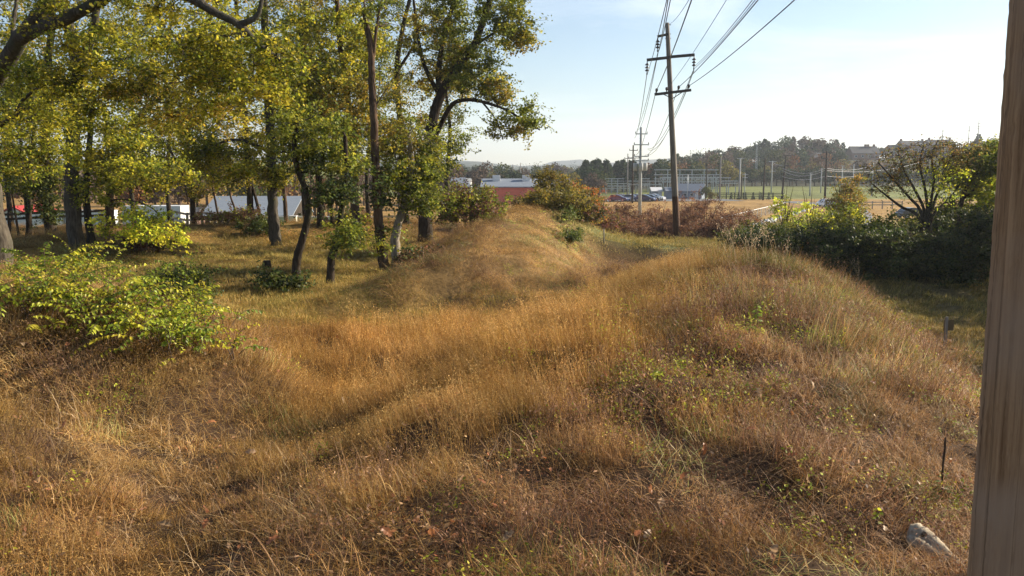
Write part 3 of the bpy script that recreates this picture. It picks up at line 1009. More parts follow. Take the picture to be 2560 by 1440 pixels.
make_tree('slim_dark_tree', 'slim dark trunk just right of the broad grey trunk', b, [(tr, 0.17, 0.08)],
          [B(240, 450, 35, 60, 90, 30, YEL), B(260, 200, 36, 90, 120, 34, OCH)], 'bark_dark', 105, cl_r=0.45)
b, tr = trunk_from(270, 42, [(274, 520), (277, 440), (290, 375), (325, 315), (372, 268), (425, 215), (470, 145), (520, 60), (560, -40)])
f2 = main_line([(277, 440, 42), (268, 360, 42), (262, 260, 42)])
f3 = main_line([(325, 315, 42), (400, 350, 40), (450, 420, 38), (470, 500, 36.5)])
f4 = main_line([(280, 500, 42), (320, 500, 39), (380, 520, 36), (420, 570, 34.5)])
make_tree('diagonal_limb_tree', 'tree whose long dark limb slants up to the right through the yellow leaves', b, [(tr, 0.22, 0.07), (f2, 0.11, 0.05), (f3, 0.08, 0.02), (f4, 0.06, 0.015)],
          [B(470, 130, 42, 200, 130, 70, YEL), B(420, 360, 39, 150, 80, 60, YEL), B(340, 560, 34, 80, 40, 30, LIM), B(430, 590, 33.5, 60, 30, 10, LIM), B(330, 430, 37, 80, 50, 28, YEL), B(520, -80, 42, 200, 100, 40, OCH)], 'bark_brown', 106, cl_r=0.48, per=44)
b, tr = trunk_from(627, 50, [(625, 500), (622, 420), (612, 300), (600, 150), (590, 0)])
f2 = main_line([(656, 580, 50), (648, 530, 50), (632, 470, 50), (620, 430, 50)])
make_tree('forked_back_tree', 'dark trunk with a slanting side stem in front of the pale metal roof', b, [(tr, 0.21, 0.10), (f2, 0.11, 0.07)],
          [B(560, 330, 50, 120, 110, 60, OCH), B(600, 120, 50, 150, 130, 50, YEL), B(540, 430, 50, 70, 40, 24, GRN)], 'bark_dark', 107, cl_r=0.55, per=46)
b, tr = trunk_from(684, 40, [(682, 540), (680, 440), (676, 330), (668, 180), (660, 0), (655, -120)])
f2 = main_line([(698, 616, 40.2), (694, 560, 40.2), (686, 490, 40.2)])
f3 = main_line([(678, 380, 40), (600, 350, 39), (540, 360, 38.5), (500, 380, 38)])
make_tree('flared_trunk_tree', 'smooth grey trunk with flared roots behind the cut stump', b, [(tr, 0.26, 0.15), (f2, 0.14, 0.06), (f3, 0.09, 0.03)],
          [B(690, 280, 40, 130, 120, 70, YEL), B(680, 430, 40, 58, 45, 30, YEL), B(570, 400, 38.5, 90, 60, 40, YEL), B(650, 90, 40, 160, 130, 60, YEL), B(680, -100, 40, 180, 90, 40, OCH)], 'bark_grey', 108, cl_r=0.5, per=46, flare=2.4)
b, tr = trunk_from(712, 56, [(711, 480), (708, 380), (704, 250)])
make_tree('thin_back_tree', 'thin straight trunk standing far back right of the flared trunk', b, [(tr, 0.15, 0.08)],
          [B(720, 330, 56, 80, 100, 44, OCH), B(740, 180, 56, 110, 110, 40, GRN)], 'bark_brown', 109, cl_r=0.6)
b, tr = trunk_from(733, 28, [(742, 650), (757, 595), (770, 540), (768, 485), (748, 435), (736, 380), (742, 300)])
make_tree('leaning_dark_tree', 'leaning bent dark trunk right of the cut stump', b, [(tr, 0.155, 0.07)],
          [B(735, 370, 28, 50, 40, 24, GRN), B(785, 400, 28.5, 50, 36, 22, DKG), B(745, 290, 28, 50, 50, 18, GRN)], 'bark_dark', 110, leaf=(0.06, 0.10), cl_r=0.38)
b, tr = trunk_from(818, 27, [(828, 655), (840, 605), (850, 550), (858, 490), (866, 420), (862, 340)])
make_tree('leaning_leafy_tree', 'leaning dark trunk with a low green leafy sprout at mid height', b, [(tr, 0.14, 0.06)],
          [B(868, 590, 26.8, 38, 40, 34, GRN), B(830, 480, 27, 50, 34, 28, DKG), B(845, 410, 27.5, 45, 40, 26, GRN), B(830, 330, 28, 60, 50, 26, GRN)], 'bark_dark', 111, leaf=(0.06, 0.10), cl_r=0.36, per=40)
b, tr = trunk_from(800, 46, [(800, 500), (796, 440), (786, 390), (768, 320), (760, 200)])
f2 = main_line([(796, 440, 46), (806, 390, 46), (818, 320, 46), (830, 200, 46)])
f3 = main_line([(830, 560, 46.5), (828, 480, 46.5), (826, 380, 46.5)])
make_tree('vee_fork_tree', 'dark trunk forking into a V behind the two leaning trunks', b, [(tr, 0.23, 0.09), (f2, 0.14, 0.06), (f3, 0.10, 0.06)],
          [B(780, 270, 46, 110, 110, 60, GRN), B(820, 130, 46, 130, 110, 50, OCH)], 'bark_dark', 112, cl_r=0.55, per=46)
b, tr = trunk_from(958, 30, [(950, 590), (944, 520), (940, 440), (936, 330), (930, 220), (928, 130), (916, 60), (912, 20)])
f2 = main_line([(930, 170, 30), (938, 100, 30), (946, 40, 30), (962, -30, 30)])
f3 = main_line([(937, 268, 30), (955, 240, 30), (972, 215, 30)])
f4 = main_line([(938, 300, 30), (948, 210, 30), (950, 170, 30)])
make_tree('bare_snag_tree', 'tall straight brown trunk, nearly leafless, in the middle of the grove edge', b, [(tr, 0.19, 0.085), (f2, 0.07, 0.03), (f3, 0.03, 0.012), (f4, 0.02, 0.008)],
          [B(950, 470, 29.8, 30, 60, 16, DKG), B(955, 20, 30, 60, 60, 14, GRN), B(962, 605, 29.8, 12, 40, 8, GRN, 0.2)], 'bark_brown', 113, cl_r=0.34, per=22, sides=9)
b, tr = trunk_from(988, 31, [(988, 600), (996, 555), (1010, 515), (1024, 480), (1030, 420), (1022, 340)])
make_tree('white_barked_tree', 'short pale-barked trunk beside the tall bare trunk at the mound foot', b, [(tr, 0.19, 0.09)],
          [B(1050, 500, 31, 50, 38, 40, GRN), B(1015, 440, 31, 70, 44, 40, GRN), B(1060, 430, 31.5, 50, 45, 40, GRN), B(1000, 370, 31, 60, 50, 30, OCH), B(1050, 350, 32, 60, 60, 30, GRN)], 'bark_pale', 114, leaf=(0.06, 0.10), cl_r=0.36, per=42)
b, tr = trunk_from(1062, 42, [(1062, 480), (1064, 400), (1080, 310), (1100, 242), (1140, 172), (1182, 118), (1212, 40), (1240, -60), (1262, -170)])
f2 = main_line([(1064, 400, 42), (1098, 320, 42), (1130, 262, 41.5), (1165, 250, 41), (1205, 254, 40.5), (1260, 272, 40), (1305, 298, 40), (1350, 325, 40)])
f3 = main_line([(1100, 242, 42), (1098, 170, 42.5), (1110, 90, 43), (1135, 0, 43), (1150, -100, 43)])
f4 = main_line([(1205, 254, 40.5), (1240, 300, 40), (1258, 350, 40)])
f5 = main_line([(1182, 118, 42), (1240, 80, 41.5), (1300, 60, 41)])
f6 = main_line([(1100, 242, 42), (1060, 160, 42.5), (1040, 60, 43), (1030, -60, 43)])
make_tree('spreading_tree', 'large tree against the sky with a long limb drooping to the right', b,
          [(tr, 0.36, 0.10), (f2, 0.15, 0.03), (f3, 0.18, 0.07), (f4, 0.05, 0.015), (f5, 0.08, 0.03), (f6, 0.12, 0.05)],
          [B(1180, 60, 42, 110, 100, 80, GRN), B(1290, 50, 41, 50, 60, 36, GRN), B(1200, 190, 41, 70, 50, 50, GRN), B(1330, 290, 40, 38, 38, 20, GRN), B(1240, 230, 40.5, 40, 35, 20, OCH),
           B(1250, 300, 40, 30, 35, 8, GRN), B(1080, 130, 42.5, 90, 110, 60, OCH), B(1160, -110, 42, 170, 80, 50, GRN), B(1110, 380, 40, 60, 50, 16, GRN), B(1300, 110, 41, 35, 30, 14, OCH), B(1270, 330, 40, 60, 30, 8, OCH)], 'bark_dark', 115, cl_r=0.46, per=44, bare=1)
b, tr = trunk_from(1012, 48, [(1008, 420), (1000, 300), (992, 180), (1005, 80), (1030, -20)])
f2 = main_line([(992, 180, 48), (1030, 120, 48), (1060, 50, 48)])
make_tree('upright_back_tree', 'upright dark-limbed tree behind the tall bare trunk', b, [(tr, 0.22, 0.10), (f2, 0.10, 0.05)],
          [B(980, 100, 48, 80, 120, 50, GRN), B(1010, 280, 47, 90, 80, 50, OCH), B(900, 350, 47, 90, 70, 50, GRN), B(1000, -80, 48, 130, 80, 34, OCH)], 'bark_dark', 116, cl_r=0.55, per=46)
b, tr = trunk_from(886, 38, [(884, 460), (878, 340), (866, 220), (850, 100), (840, -40)])
f2 = main_line([(878, 340, 38), (830, 260, 38), (790, 190, 37.5), (750, 100, 37)])
make_tree('golden_tree', 'golden-leaved tree filling the middle of the grove left of the bare trunk', b, [(tr, 0.22, 0.10), (f2, 0.10, 0.05)],
          [B(820, 110, 37.5, 110, 120, 80, YEL), B(870, 270, 37, 80, 90, 60, OCH), B(760, 220, 37.5, 90, 90, 60, YEL), B(830, -90, 38, 150, 90, 44, OCH), B(900, 130, 38, 50, 90, 30, YEL)], 'bark_brown', 117, cl_r=0.5, per=48)
b, tr = trunk_from(480, 52, [(478, 460), (470, 360), (480, 230), (500, 80)])
make_tree('screened_tree', 'trunk half hidden by yellow leaves left of the pale metal roof', b, [(tr, 0.17, 0.08)],
          [B(480, 420, 52, 80, 70, 44, OCH), B(500, 250, 52, 110, 90, 50, OCH)], 'bark_dark', 118, cl_r=0.6, per=46)
for i, (u, Y, pal, lb) in enumerate([(20, 58, OCH, 'background tree behind the rail fence at the far left'), (330, 60, YEL, 'background tree behind the hanging yellow branches'), (420, 62, OCH, 'background tree left of the pavilion'),
                                     (760, 60, OCH, 'background tree above the pavilion, right of the flared trunk'), (920, 60, GRN, 'background tree right behind the tall bare trunk'), (1120, 56, GRN, 'background tree behind the large spreading tree')]):
    b, tr = trunk_from(u, Y, [(u - 3, 440), (u + 5, 330), (u - 6, 200), (u + 8, 60)])
    k_ = 0.8 if u > 1000 else 1.0
    make_tree('background_tree', lb, b, [(tr, 0.18, 0.07)], [B(u, 330, Y, 90 * k_, 70, 40, pal), B(u + 10, 190, Y, 110 * k_, 80, 46, OCH), B(u - 10, 50, Y, 110 * k_, 90, 46, pal)], 'bark_dark', 150 + i, cl_r=0.65, per=48, group=TG, leaf=(0.08, 0.13))
# thin bare saplings between the trunks
for i, (u, Y, pts, lb) in enumerate([(545, 46, [(540, 510), (532, 460), (545, 400)], 'thin crooked bare sapling left of the pale metal roof'),
                                    (590, 47, [(586, 520), (575, 480), (590, 440)], 'thin dark sapling rising in front of the pale metal roof'),
                                    (36, 46, [(36, 520), (30, 470), (46, 420)], 'thin sapling in front of the red-roofed shed')]):
    b, tr = trunk_from(u, Y, pts)
    make_tree('sapling', lb, b, [(tr, 0.07, 0.03)], [B(pts[-1][0], pts[-1][1] - 20, Y, 50, 50, 16, OCH)], 'bark_brown', 130 + i, cl_r=0.5)

# cut stump on the lawn
st = gbase(659, 30)
so = root('tree_stump', 'short cut tree stump standing alone on the mown grass', 'tree stump', st)
th_ = np.linspace(0, 0.36, 6)
V, Fq = tube_arrays(np.stack([th_ * 0.02, th_ * 0, th_ - 0.06], -1), [0.175, 0.155, 0.145, 0.14, 0.14, 0.138], 14, 1 + 0.06 * rng.normal(0, 1, (6, 14)))
link('side', np_mesh('side', V, Fq, 'bark_dark', smooth=True), so)
top = V[-14:]
link('cut_face', np_mesh('cut_face', np.vstack([top, top.mean(0) + (0, 0, 0.01)]), np.array([[k, (k + 1) % 14, 14] for k in range(14)]), 'bark_grey'), so)

# ---- shrubs: several stems from one root, leaves to the ground
def shrub(name, label, u, Y, w, h, pal, seed, cnt=60, group=None, cat='shrub', stems=7, bark='twig', per=34, leaf=(0.05, 0.09), cl_r=0.3, dx=0.0, low=0.1, dome=True, depth=None):
    b = gbase(u, Y)
    return shrub_at(name, label, b, w, h, pal, seed, cnt, group, cat, stems, bark, per, leaf, cl_r, low, depth)

def shrub_at(name, label, b, w, h, pal, seed, cnt=60, group=None, cat='shrub', stems=7, bark='twig', per=34, leaf=(0.05, 0.09), cl_r=0.3, low=0.1, depth=None):
    r = np.random.default_rng(seed)
    mains = []
    for k in range(stems):
        a = r.uniform(0, 6.28); q = r.uniform(0.15, 0.9)
        tip = b + np.array([math.cos(a) * w * 0.45 * q, math.sin(a) * (depth or w) * 0.4 * q, h * r.uniform(0.55, 0.95)])
        mid = b + (tip - b) * 0.5 + np.array([0, 0, h * 0.12])
        mains.append((smooth_line([b + r.normal(0, 0.06, 3) * (1, 1, 0), mid, tip], 4), 0.012 + 0.010 * h, 0.006))
    blobs = []
    nb = 5
    for k in range(nb):
        a = r.uniform(0, 6.28)
        c = b + np.array([math.cos(a) * w * 0.26, math.sin(a) * (depth or w) * 0.26, h * r.uniform(low + 0.18, 0.72)])
        blobs.append((c, (w * 0.27, (depth or w) * 0.27, h * 0.27), max(2, cnt // nb), pal))
    return make_tree(name, label, b, mains, blobs, bark, seed, cat, group, leaf, per, cl_r, part_names=('stems', 'foliage'), rooted=False, twig_r=0.008, sides=5)

# round arching bush at the mound shoulder and the thicket behind the mound
shrub('arching_bush', 'round arching green and rusty bush left of the mound crest', 1178, 37, 3.2, 2.4, GRN + BRN[:2], 201, 130, leaf=(0.06, 0.1))
TH = 'shrubs in the thicket behind the mound'
for i, (u, Y, w, h, pal, lb) in enumerate([
        (1318, 47, 1.4, 0.7, DKG, 'low dark green shrub on top of the mound crest'),
        (1390, 49, 2.0, 3.0, GRN, 'tall green shrub hiding the right end of the salmon building'),
        (1430, 51, 2.8, 3.3, ORG[1:] + GRN[:2], 'tall shrub with orange tips right of the tall green shrub'),
        (1465, 49, 2.6, 2.7, ORG[:2] + GRN[:3], 'orange and green shrub at the right edge of the thicket'),
        (1405, 44, 3.0, 1.5, GRN, 'dense green shrub spilling down the right side of the mound'),
        (1360, 45, 1.6, 1.0, GRN, 'low leafy shrub just behind the mound crest'),
        (1455, 45, 2.4, 1.6, DKG + BRN[:1], 'dark shrub at the foot of the thicket near the pit'),
        (1500, 56, 1.6, 3.2, BRN + ORG[2:3], 'thin reddish-brown shrub standing right of the thicket'),
        (1525, 53, 2.6, 1.9, GRN[2:] + BRN, 'brownish-green shrub between thicket and bramble bank')]):
    shrub('thicket_shrub', lb, u, Y, w, h, [tuple(np.array(c_) * (0.95, 0.74, 0.95)) for c_ in pal] + [(0.10, 0.075, 0.025)], 210 + i, int(60 + 9 * w * h), TH, leaf=(0.055, 0.10), per=36, cl_r=0.33)
# bramble bank behind the pole
for i, (u, Y, w, h) in enumerate([(1545, 60, 3.2, 1.7), (1590, 62, 3.2, 1.7), (1635, 61, 3.2, 1.6), (1678, 63, 3.0, 1.7), (1722, 60, 3.2, 1.9), (1768, 58, 3.4, 2.2), (1815, 57, 3.0, 1.5), (1850, 55, 3.0, 1.4), (1560, 56, 2.6, 1.0), (1620, 57, 2.8, 1.0), (1668, 58, 2.8, 1.0), (1760, 55, 2.8, 1.1)]):
    od = ['first', 'second', 'third', 'fourth', 'fifth', 'sixth', 'seventh', 'eighth']
    shrub('bramble', f'reddish-brown bramble, {od[i % 8]} from left in the ' + ('tall back' if i < 8 else 'low front') + ' row by the pole', u, Y, w * 1.2, h * 1.4, BRN, 240 + i, 90, 'brambles behind the main power pole', bark='twig_brown', leaf=(0.05, 0.085), per=34, cl_r=0.34, low=-0.05)
for i, (u, Y, h, lb) in enumerate([(1655, 64, 3.0, 'thin bare weed standing above the brambles left of the pole'), (1755, 61, 3.6, 'twiggy dry weed rising highest above the brambles right of the pole'), (1725, 62, 3.0, 'thin dry weed just right of the pole'), (1800, 62, 2.8, 'sparse dry weed at the right end of the brambles'), (1615, 65, 2.6, 'small dry weed among the brambles at left of the pole')]):
    shrub('dry_weed', lb, u, Y, 1.1, h, BRN, 260 + i, 26, 'dry weeds above the brambles', 'weed', 4, 'twig_brown', 12, (0.05, 0.09), 0.22)
# dark hedge on the right
HG = 'shrubs in the dark hedge on the right'
hedge = [
    (1905, 46, 2.6, 2.4, GRN, 'green bush at the left end of the dark hedge'),
    (1975, 44, 3.6, 2.9, GRN, 'rounded green bush in front of the pale road'),
    (2040, 42, 2.8, 2.2, GRN + DKG, 'green bush right of the rounded one, below the road'),
    (1880, 40, 2.6, 1.5, DKG, 'low dark bush behind the parapet crest'),
    (1960, 37, 3.0, 1.5, DKG, 'low dark bush under the rounded green bush'),
    (2040, 35, 3.0, 1.6, DKG, 'dark bush in the middle left of the hedge'),
    (2120, 36, 2.8, 2.5, LIM + GRN, 'bush with bright yellow leaves left of the bare tree'),
    (2115, 33, 3.0, 1.8, DKG, 'dark bush below the bright yellow-leaved bush'),
    (2190, 34, 3.0, 2.3, GRN + LIM[:1], 'yellow-green bush just left of the bare tree'),
    (2190, 31, 3.0, 1.9, DKG, 'dark hedge bush in front of the bare tree, left'),
    (2265, 31, 3.0, 2.1, DKG, 'dark hedge bush at the foot of the bare tree'),
    (2340, 31, 3.0, 2.3, DKG, 'dark hedge bush right of the bare tree stems'),
    (2410, 31, 3.0, 2.6, DKG, 'dark hedge bush left of the wooden post'),
    (2480, 31, 3.2, 2.9, DKG, 'dark hedge bush behind the wooden post'),
    (2410, 36, 3.4, 3.4, GRN, 'taller olive bush behind the hedge near the wooden post'),
    (2330, 37, 3.0, 2.9, GRN + DKG, 'olive bush behind the bare tree stems'),
    (2500, 37, 3.4, 3.8, GRN, 'tall olive bush behind the wooden post')]
for i, (u, Y, w, h, pal, lb) in enumerate(hedge):
    shrub('hedge_bush', lb, u, Y, w * 1.15, h * (0.92 if Y < 40 else 0.8), [tuple(0.72 * q for q in c_) for c_ in pal], 280 + i, int(100 + 7 * w * h), HG, leaf=(0.05, 0.09), per=44, cl_r=0.34, low=-0.1)
# bare multi-stem tree over the hedge
bb = gbase(2315, 33.5)
ml = []
for pts in ([(2305, 540), (2270, 490), (2230, 445), (2195, 405)], [(2312, 540), (2290, 480), (2262, 430), (2245, 380)], [(2318, 540), (2312, 470), (2300, 410), (2310, 360)],
            [(2325, 540), (2345, 480), (2370, 430), (2395, 385)], [(2300, 550), (2250, 515), (2205, 480), (2175, 455)], [(2320, 545), (2335, 450), (2330, 390), (2345, 350)], [(2330, 545), (2370, 500), (2400, 460)]):
    ml.append((smooth_line([bb] + [at(u, v, 33.5 + 0.4 * k) for k, (u, v) in enumerate(pts)], 5), 0.085, 0.02))
make_tree('bare_multi_stem_tree', 'nearly bare tree of many spreading stems above the dark hedge', bb, ml,
          [B(2250, 410, 34, 90, 50, 50, HZL), B(2340, 380, 34, 80, 40, 46, HZL), B(2330, 470, 33.5, 50, 50, 24, LIM), B(2375, 430, 34, 40, 45, 20, LIM), B(2215, 450, 34, 60, 40, 26, HZL), B(2400, 390, 34, 50, 40, 24, HZL)], 'bark_dark', 320, rooted=False, per=11, cl_r=0.4, leaf=(0.05, 0.085))
b, tr = trunk_from(2395, 36, [(2405, 500), (2430, 450), (2455, 400), (2470, 350)])
f2 = main_line([(2405, 500, 36), (2440, 470, 36), (2475, 430, 36)])
make_tree('leaning_yellow_tree', 'green and yellow tree leaning behind the wooden post at the hedge', b, [(tr, 0.12, 0.05), (f2, 0.06, 0.03)],
          [B(2455, 400, 36, 50, 45, 56, GRN), B(2470, 480, 36, 40, 50, 44, LIM), B(2410, 440, 36, 40, 40, 26, YEL), B(2500, 400, 36, 60, 60, 30, GRN)], 'bark_brown', 321, cl_r=0.4, per=40)
shrub('orange_bush', 'small pointed orange and yellow tree beside the dark pole in the valley', 2118, 60, 2.8, 5.2, [(0.20, 0.11, 0.02), (0.16, 0.12, 0.02), (0.09, 0.10, 0.016), (0.18, 0.15, 0.02)], 330, 100, cl_r=0.45, per=34, leaf=(0.08, 0.13))
shrub('young_yellow_bush', 'sparse lime-yellow bush sticking up above the hedge near the wire fence', 1965, 47, 1.8, 3.5, LIM, 331, 22, per=18, leaf=(0.08, 0.12))
shrub('young_yellow_bush', 'sparse lime-yellow bush sticking up above the hedge by the road', 2030, 46, 1.5, 3.3, LIM, 332, 18, per=18, leaf=(0.08, 0.12))
# bank shrubs behind the lawn and beside the left bush
for i, (u, Y, w, h, pal, lb) in enumerate([
        (560, 45, 3.4, 0.9, BRN + GRN[:1], 'low brown brush on the bank behind the mown grass'),
        (640, 43, 2.4, 1.0, DKG, 'dark green shrub left of the flared trunk'),
        (610, 47, 3.0, 0.9, GRN + BRN, 'low mixed brush on the bank below the pale metal roof'),
        (345, 36, 1.6, 0.9, BRN[:2] + DKG[:1], 'dark low shrub under the hanging yellow branch'),
        (860, 47, 2.8, 1.0, GRN + BRN, 'low brush behind the leaning trunks'),
        (690, 25, 1.2, 0.45, DKG, 'small dark clump at the foot of the leaning dark trunk'),
        (1045, 30, 1.6, 0.6, DKG + BRN, 'low dark clump at the mound foot right of the pale trunk')]):
    shrub('bank_shrub', lb, u, Y, w, h, pal, 340 + i, 50, 'low shrubs around the mown grass', cl_r=0.28, low=-0.05)
shrub('feathery_shrub', 'dark green fine-leaved shrub behind the yellow bush', 385, 17.5, 1.9, 0.85, DKG + GRN[:2], 350, 110, leaf=(0.03, 0.055), per=50, cl_r=0.22, stems=10)
# creeping ivy down the right side of the mound
for i, (u, Y, w, h) in enumerate([(1390, 43, 1.4, 0.4), (1410, 41, 1.3, 0.35), (1428, 38.5, 1.2, 0.3), (1415, 36, 0.9, 0.25)]):
    shrub('ivy_patch', ['topmost ivy patch on the right side of the mound', 'second ivy patch down the right side of the mound', 'third ivy patch down the right side of the mound', 'lowest ivy patch on the right side of the mound'][i], u, Y, w, h, [(0.045, 0.06, 0.014), (0.06, 0.08, 0.016), (0.09, 0.095, 0.02)], 360 + i, 40, 'ivy on the mound', 'ivy', cl_r=0.22, low=-0.1)

# trees just outside the frame on the right, continuing the hedge; they shade the low field
for i, (x, y, h, w) in enumerate([(15.5, 17.5, 4.6, 4.0), (17.0, 22.0, 5.0, 4.2), (18.5, 26.5, 5.2, 4.2), (14.0, 13.0, 4.2, 3.8), (20.5, 30.5, 5.4, 4.4)]):
    shrub_at('hedge_bush', ['tall hedge bush hidden behind the wooden post, nearest the parapet', 'tall hedge bush hidden behind the wooden post, second along the field', 'tall hedge bush hidden behind the wooden post, third along the field', 'tall hedge bush at the near end of the low field', 'tall hedge bush at the far corner of the low field'][i],
             np.array([x, y, zg1(x, y)]), w, h, DKG, 380 + i, 130, HG, leaf=(0.12, 0.18), per=18, cl_r=0.5, low=-0.1)
# ------------------------------------------------------------------ near things
def ground_hit(u, v):
    """ground point seen at pixel (u, v)"""
    Y = np.concatenate([np.arange(2.0, 30, 0.05), np.arange(30, 120, 0.3)])
    d = at(u, v, 1.0) - (0, 0, CZ)
    x, z = d[0] * Y, d[2] * Y + CZ
    g = zg(x, Y)
    j = int(np.argmax(z <= g)) if (z <= g).any() else len(Y) - 1
    return np.array([x[j], Y[j], g[j]])

# ---- one real leaf: ovate, folded along the midrib
def leaf_shape(k, L=1.0, W=0.5, fold=0.25, drop=0.25):
    r = np.random.default_rng(900 + k)
    xs = np.array([0, 0.22, 0.5, 0.78, 1.0]) * L
    ws = np.array([0.03, 0.42, 0.5, 0.3, 0.0]) * W * r.uniform(0.85, 1.15)
    zz = -drop * (xs / L) ** 2 * L
    V, Fs = [], []
    for x, w, z in zip(xs, ws, zz):
        V += [(x, -w, z + fold * w), (x, 0, z), (x, w, z + fold * w)]
    for i in range(4):
        a = i * 3
        Fs += [(a, a + 1, a + 4, a + 3), (a + 1, a + 2, a + 5, a + 4)]
    return np.array(V), np.array(Fs)

LEAF_ME = []
for k in range(3):
    V, Fs = leaf_shape(k, 1.0, 0.55 + 0.05 * k, 0.25 + 0.1 * k, 0.15 + 0.12 * k)
    LEAF_ME.append(np_mesh('leaf', V, Fs, 'big_leaf', np.ones((len(Fs), 3))))
LEAF_V = [leaf_shape(k, 1.0, 0.55 + 0.05 * k, 0.25 + 0.1 * k, 0.15 + 0.12 * k) for k in range(3)]

def frame(d, up):
    d = d / np.linalg.norm(d)
    y = np.cross(up, d); y /= np.linalg.norm(y) + 1e-9
    return np.stack([d, y, np.cross(d, y)], 1)

def vine_shrub(label, b, seed, stems, length, pal, singles=60, leaf=(0.07, 0.12), spread=1.0, name='vine_bush', cat='bush', group='yellow-green leafy bushes on the left bank', upright=0.4):
    r = np.random.default_rng(seed)
    ro = root(name, label, cat, b, group)
    tv, tf, off = [], [], 0
    leaves = []
    for s in range(stems):
        a = r.uniform(0, 6.28)
        o = np.array([r.normal(0, 0.28), r.normal(0, 0.2), 0]) * spread
        L = length * r.uniform(0.6, 1.25)
        el = r.uniform(upright, 1.45)
        d = np.array([math.cos(a) * math.cos(el), math.sin(a) * math.cos(el), math.sin(el)])
        P, p = [], o.copy()
        for k in range(10):
            P.append(p.copy())
            p = p + d * L / 9
            d = d + np.array([math.cos(a) * 0.10, math.sin(a) * 0.10, -0.155]) + r.normal(0, 0.05, 3)
            d /= np.linalg.norm(d)
        P = np.array(P)
        V, Fq = tube_arrays(P, np.linspace(0.007, 0.002, 10), 4)
        tv.append(V); tf.append(Fq + off); off += len(V)
        c = np.array(pal[r.integers(0, len(pal))])
        m = int(L / 0.045)
        for q in range(m):
            t = 0.22 + 0.78 * q / m
            i = min(int(t * 9), 8)
            pt = P[i] + (P[i + 1] - P[i]) * (t * 9 - i)
            tan = P[min(i + 1, 9)] - P[i]; tan /= np.linalg.norm(tan)
            sd = np.cross(tan, (0, 0, 1)); sd /= np.linalg.norm(sd) + 1e-9
            sgn = 1 if q % 2 else -1
            dd = sd * sgn * 0.9 + tan * 0.45 + np.array([0, 0, r.uniform(-0.75, 0.05)]) + r.normal(0, 0.2, 3)
            leaves.append((pt, dd, r.uniform(*leaf) * (1.15 - 0.5 * t), c * r.uniform(0.75, 1.25), r.integers(0, 3)))
    link('stems', np_mesh('stems', np.vstack(tv), np.vstack(tf), 'twig', smooth=True), ro)
    order = sorted(range(len(leaves)), key=lambda k: leaves[k][0][1] - leaves[k][0][2] * 0.6)
    V_, F_, C_, o_ = [], [], [], 0
    for rank, k in enumerate(order):
        pt, dd, s, c, kind = leaves[k]
        M = frame(dd, np.array([0, 0, 1.0]) + np.random.default_rng(k).normal(0, 0.35, 3))
        if rank < singles:
            lo = link('leaf', LEAF_ME[kind], ro, pt)
            from mathutils import Matrix
            lo.rotation_euler = Matrix([list(map(float, q)) for q in M]).to_euler()
            lo.scale = (float(s),) * 3
            lo.color = (*[float(q) for q in c], 1)
        else:
            v, f = LEAF_V[kind]
            V_.append((v * s) @ M.T + pt); F_.append(f + o_); C_.append(np.repeat(c[None], len(f), 0)); o_ += len(v)
    if V_:
        fo = link('foliage', np_mesh('foliage', np.vstack(V_), np.vstack(F_), 'big_leaf', np.vstack(C_)), ro)
        fo['kind'] = 'stuff'
    return ro

VP = [(0.34, 0.40, 0.028), (0.46, 0.44, 0.03), (0.22, 0.29, 0.022), (0.50, 0.42, 0.035), (0.15, 0.21, 0.018), (0.40, 0.42, 0.03)]
for i, (u, v, n, L, lb) in enumerate([
        (10, 790, 24, 1.05, 'yellow-green bush at the left frame edge on the bank'),
        (75, 720, 22, 1.05, 'yellow-green bush below the ivy-clad trunk, far side of the bank'),
        (135, 800, 24, 1.1, 'yellow-green bush in front of the tallest one on the bank'),
        (175, 720, 28, 1.3, 'yellow-green bush below the broad grey trunk, tallest on the bank'),
        (250, 790, 26, 1.15, 'yellow-green bush in the middle of the bank'),
        (275, 720, 20, 1.0, 'yellow-green bush on the crest of the bank behind the middle one'),
        (330, 860, 24, 1.05, 'yellow-green bush right of the middle, above a dark hollow'),
        (400, 830, 24, 1.05, 'yellow-green bush just left of the dark feathery shrub'),
        (430, 880, 26, 1.05, 'yellow-green bush in front of the dark feathery shrub'),
        (465, 830, 22, 1.0, 'yellow-green bush on the right crest end of the bank'),
        (490, 900, 18, 0.85, 'rightmost yellow-green bush, its shoots hanging over the slope')]):
    vine_shrub(lb, ground_hit(u, v - 12), 500 + i, int(n * 1.7), L * 0.95, VP, 40, (0.06, 0.105), spread=1.45, upright=0.7)
# tall sprays of the same bush
for i, (u, v, lb) in enumerate([(120, 740, 'upright yellow-green shoot at the left end of the bank'), (530, 800, 'thin yellow-green shoot sticking up at the right end of the bank')]):
    vine_shrub(lb, ground_hit(u, v), 520 + i, 5, 1.5, VP, 30, spread=0.4, upright=1.1, name='vine_shoot')
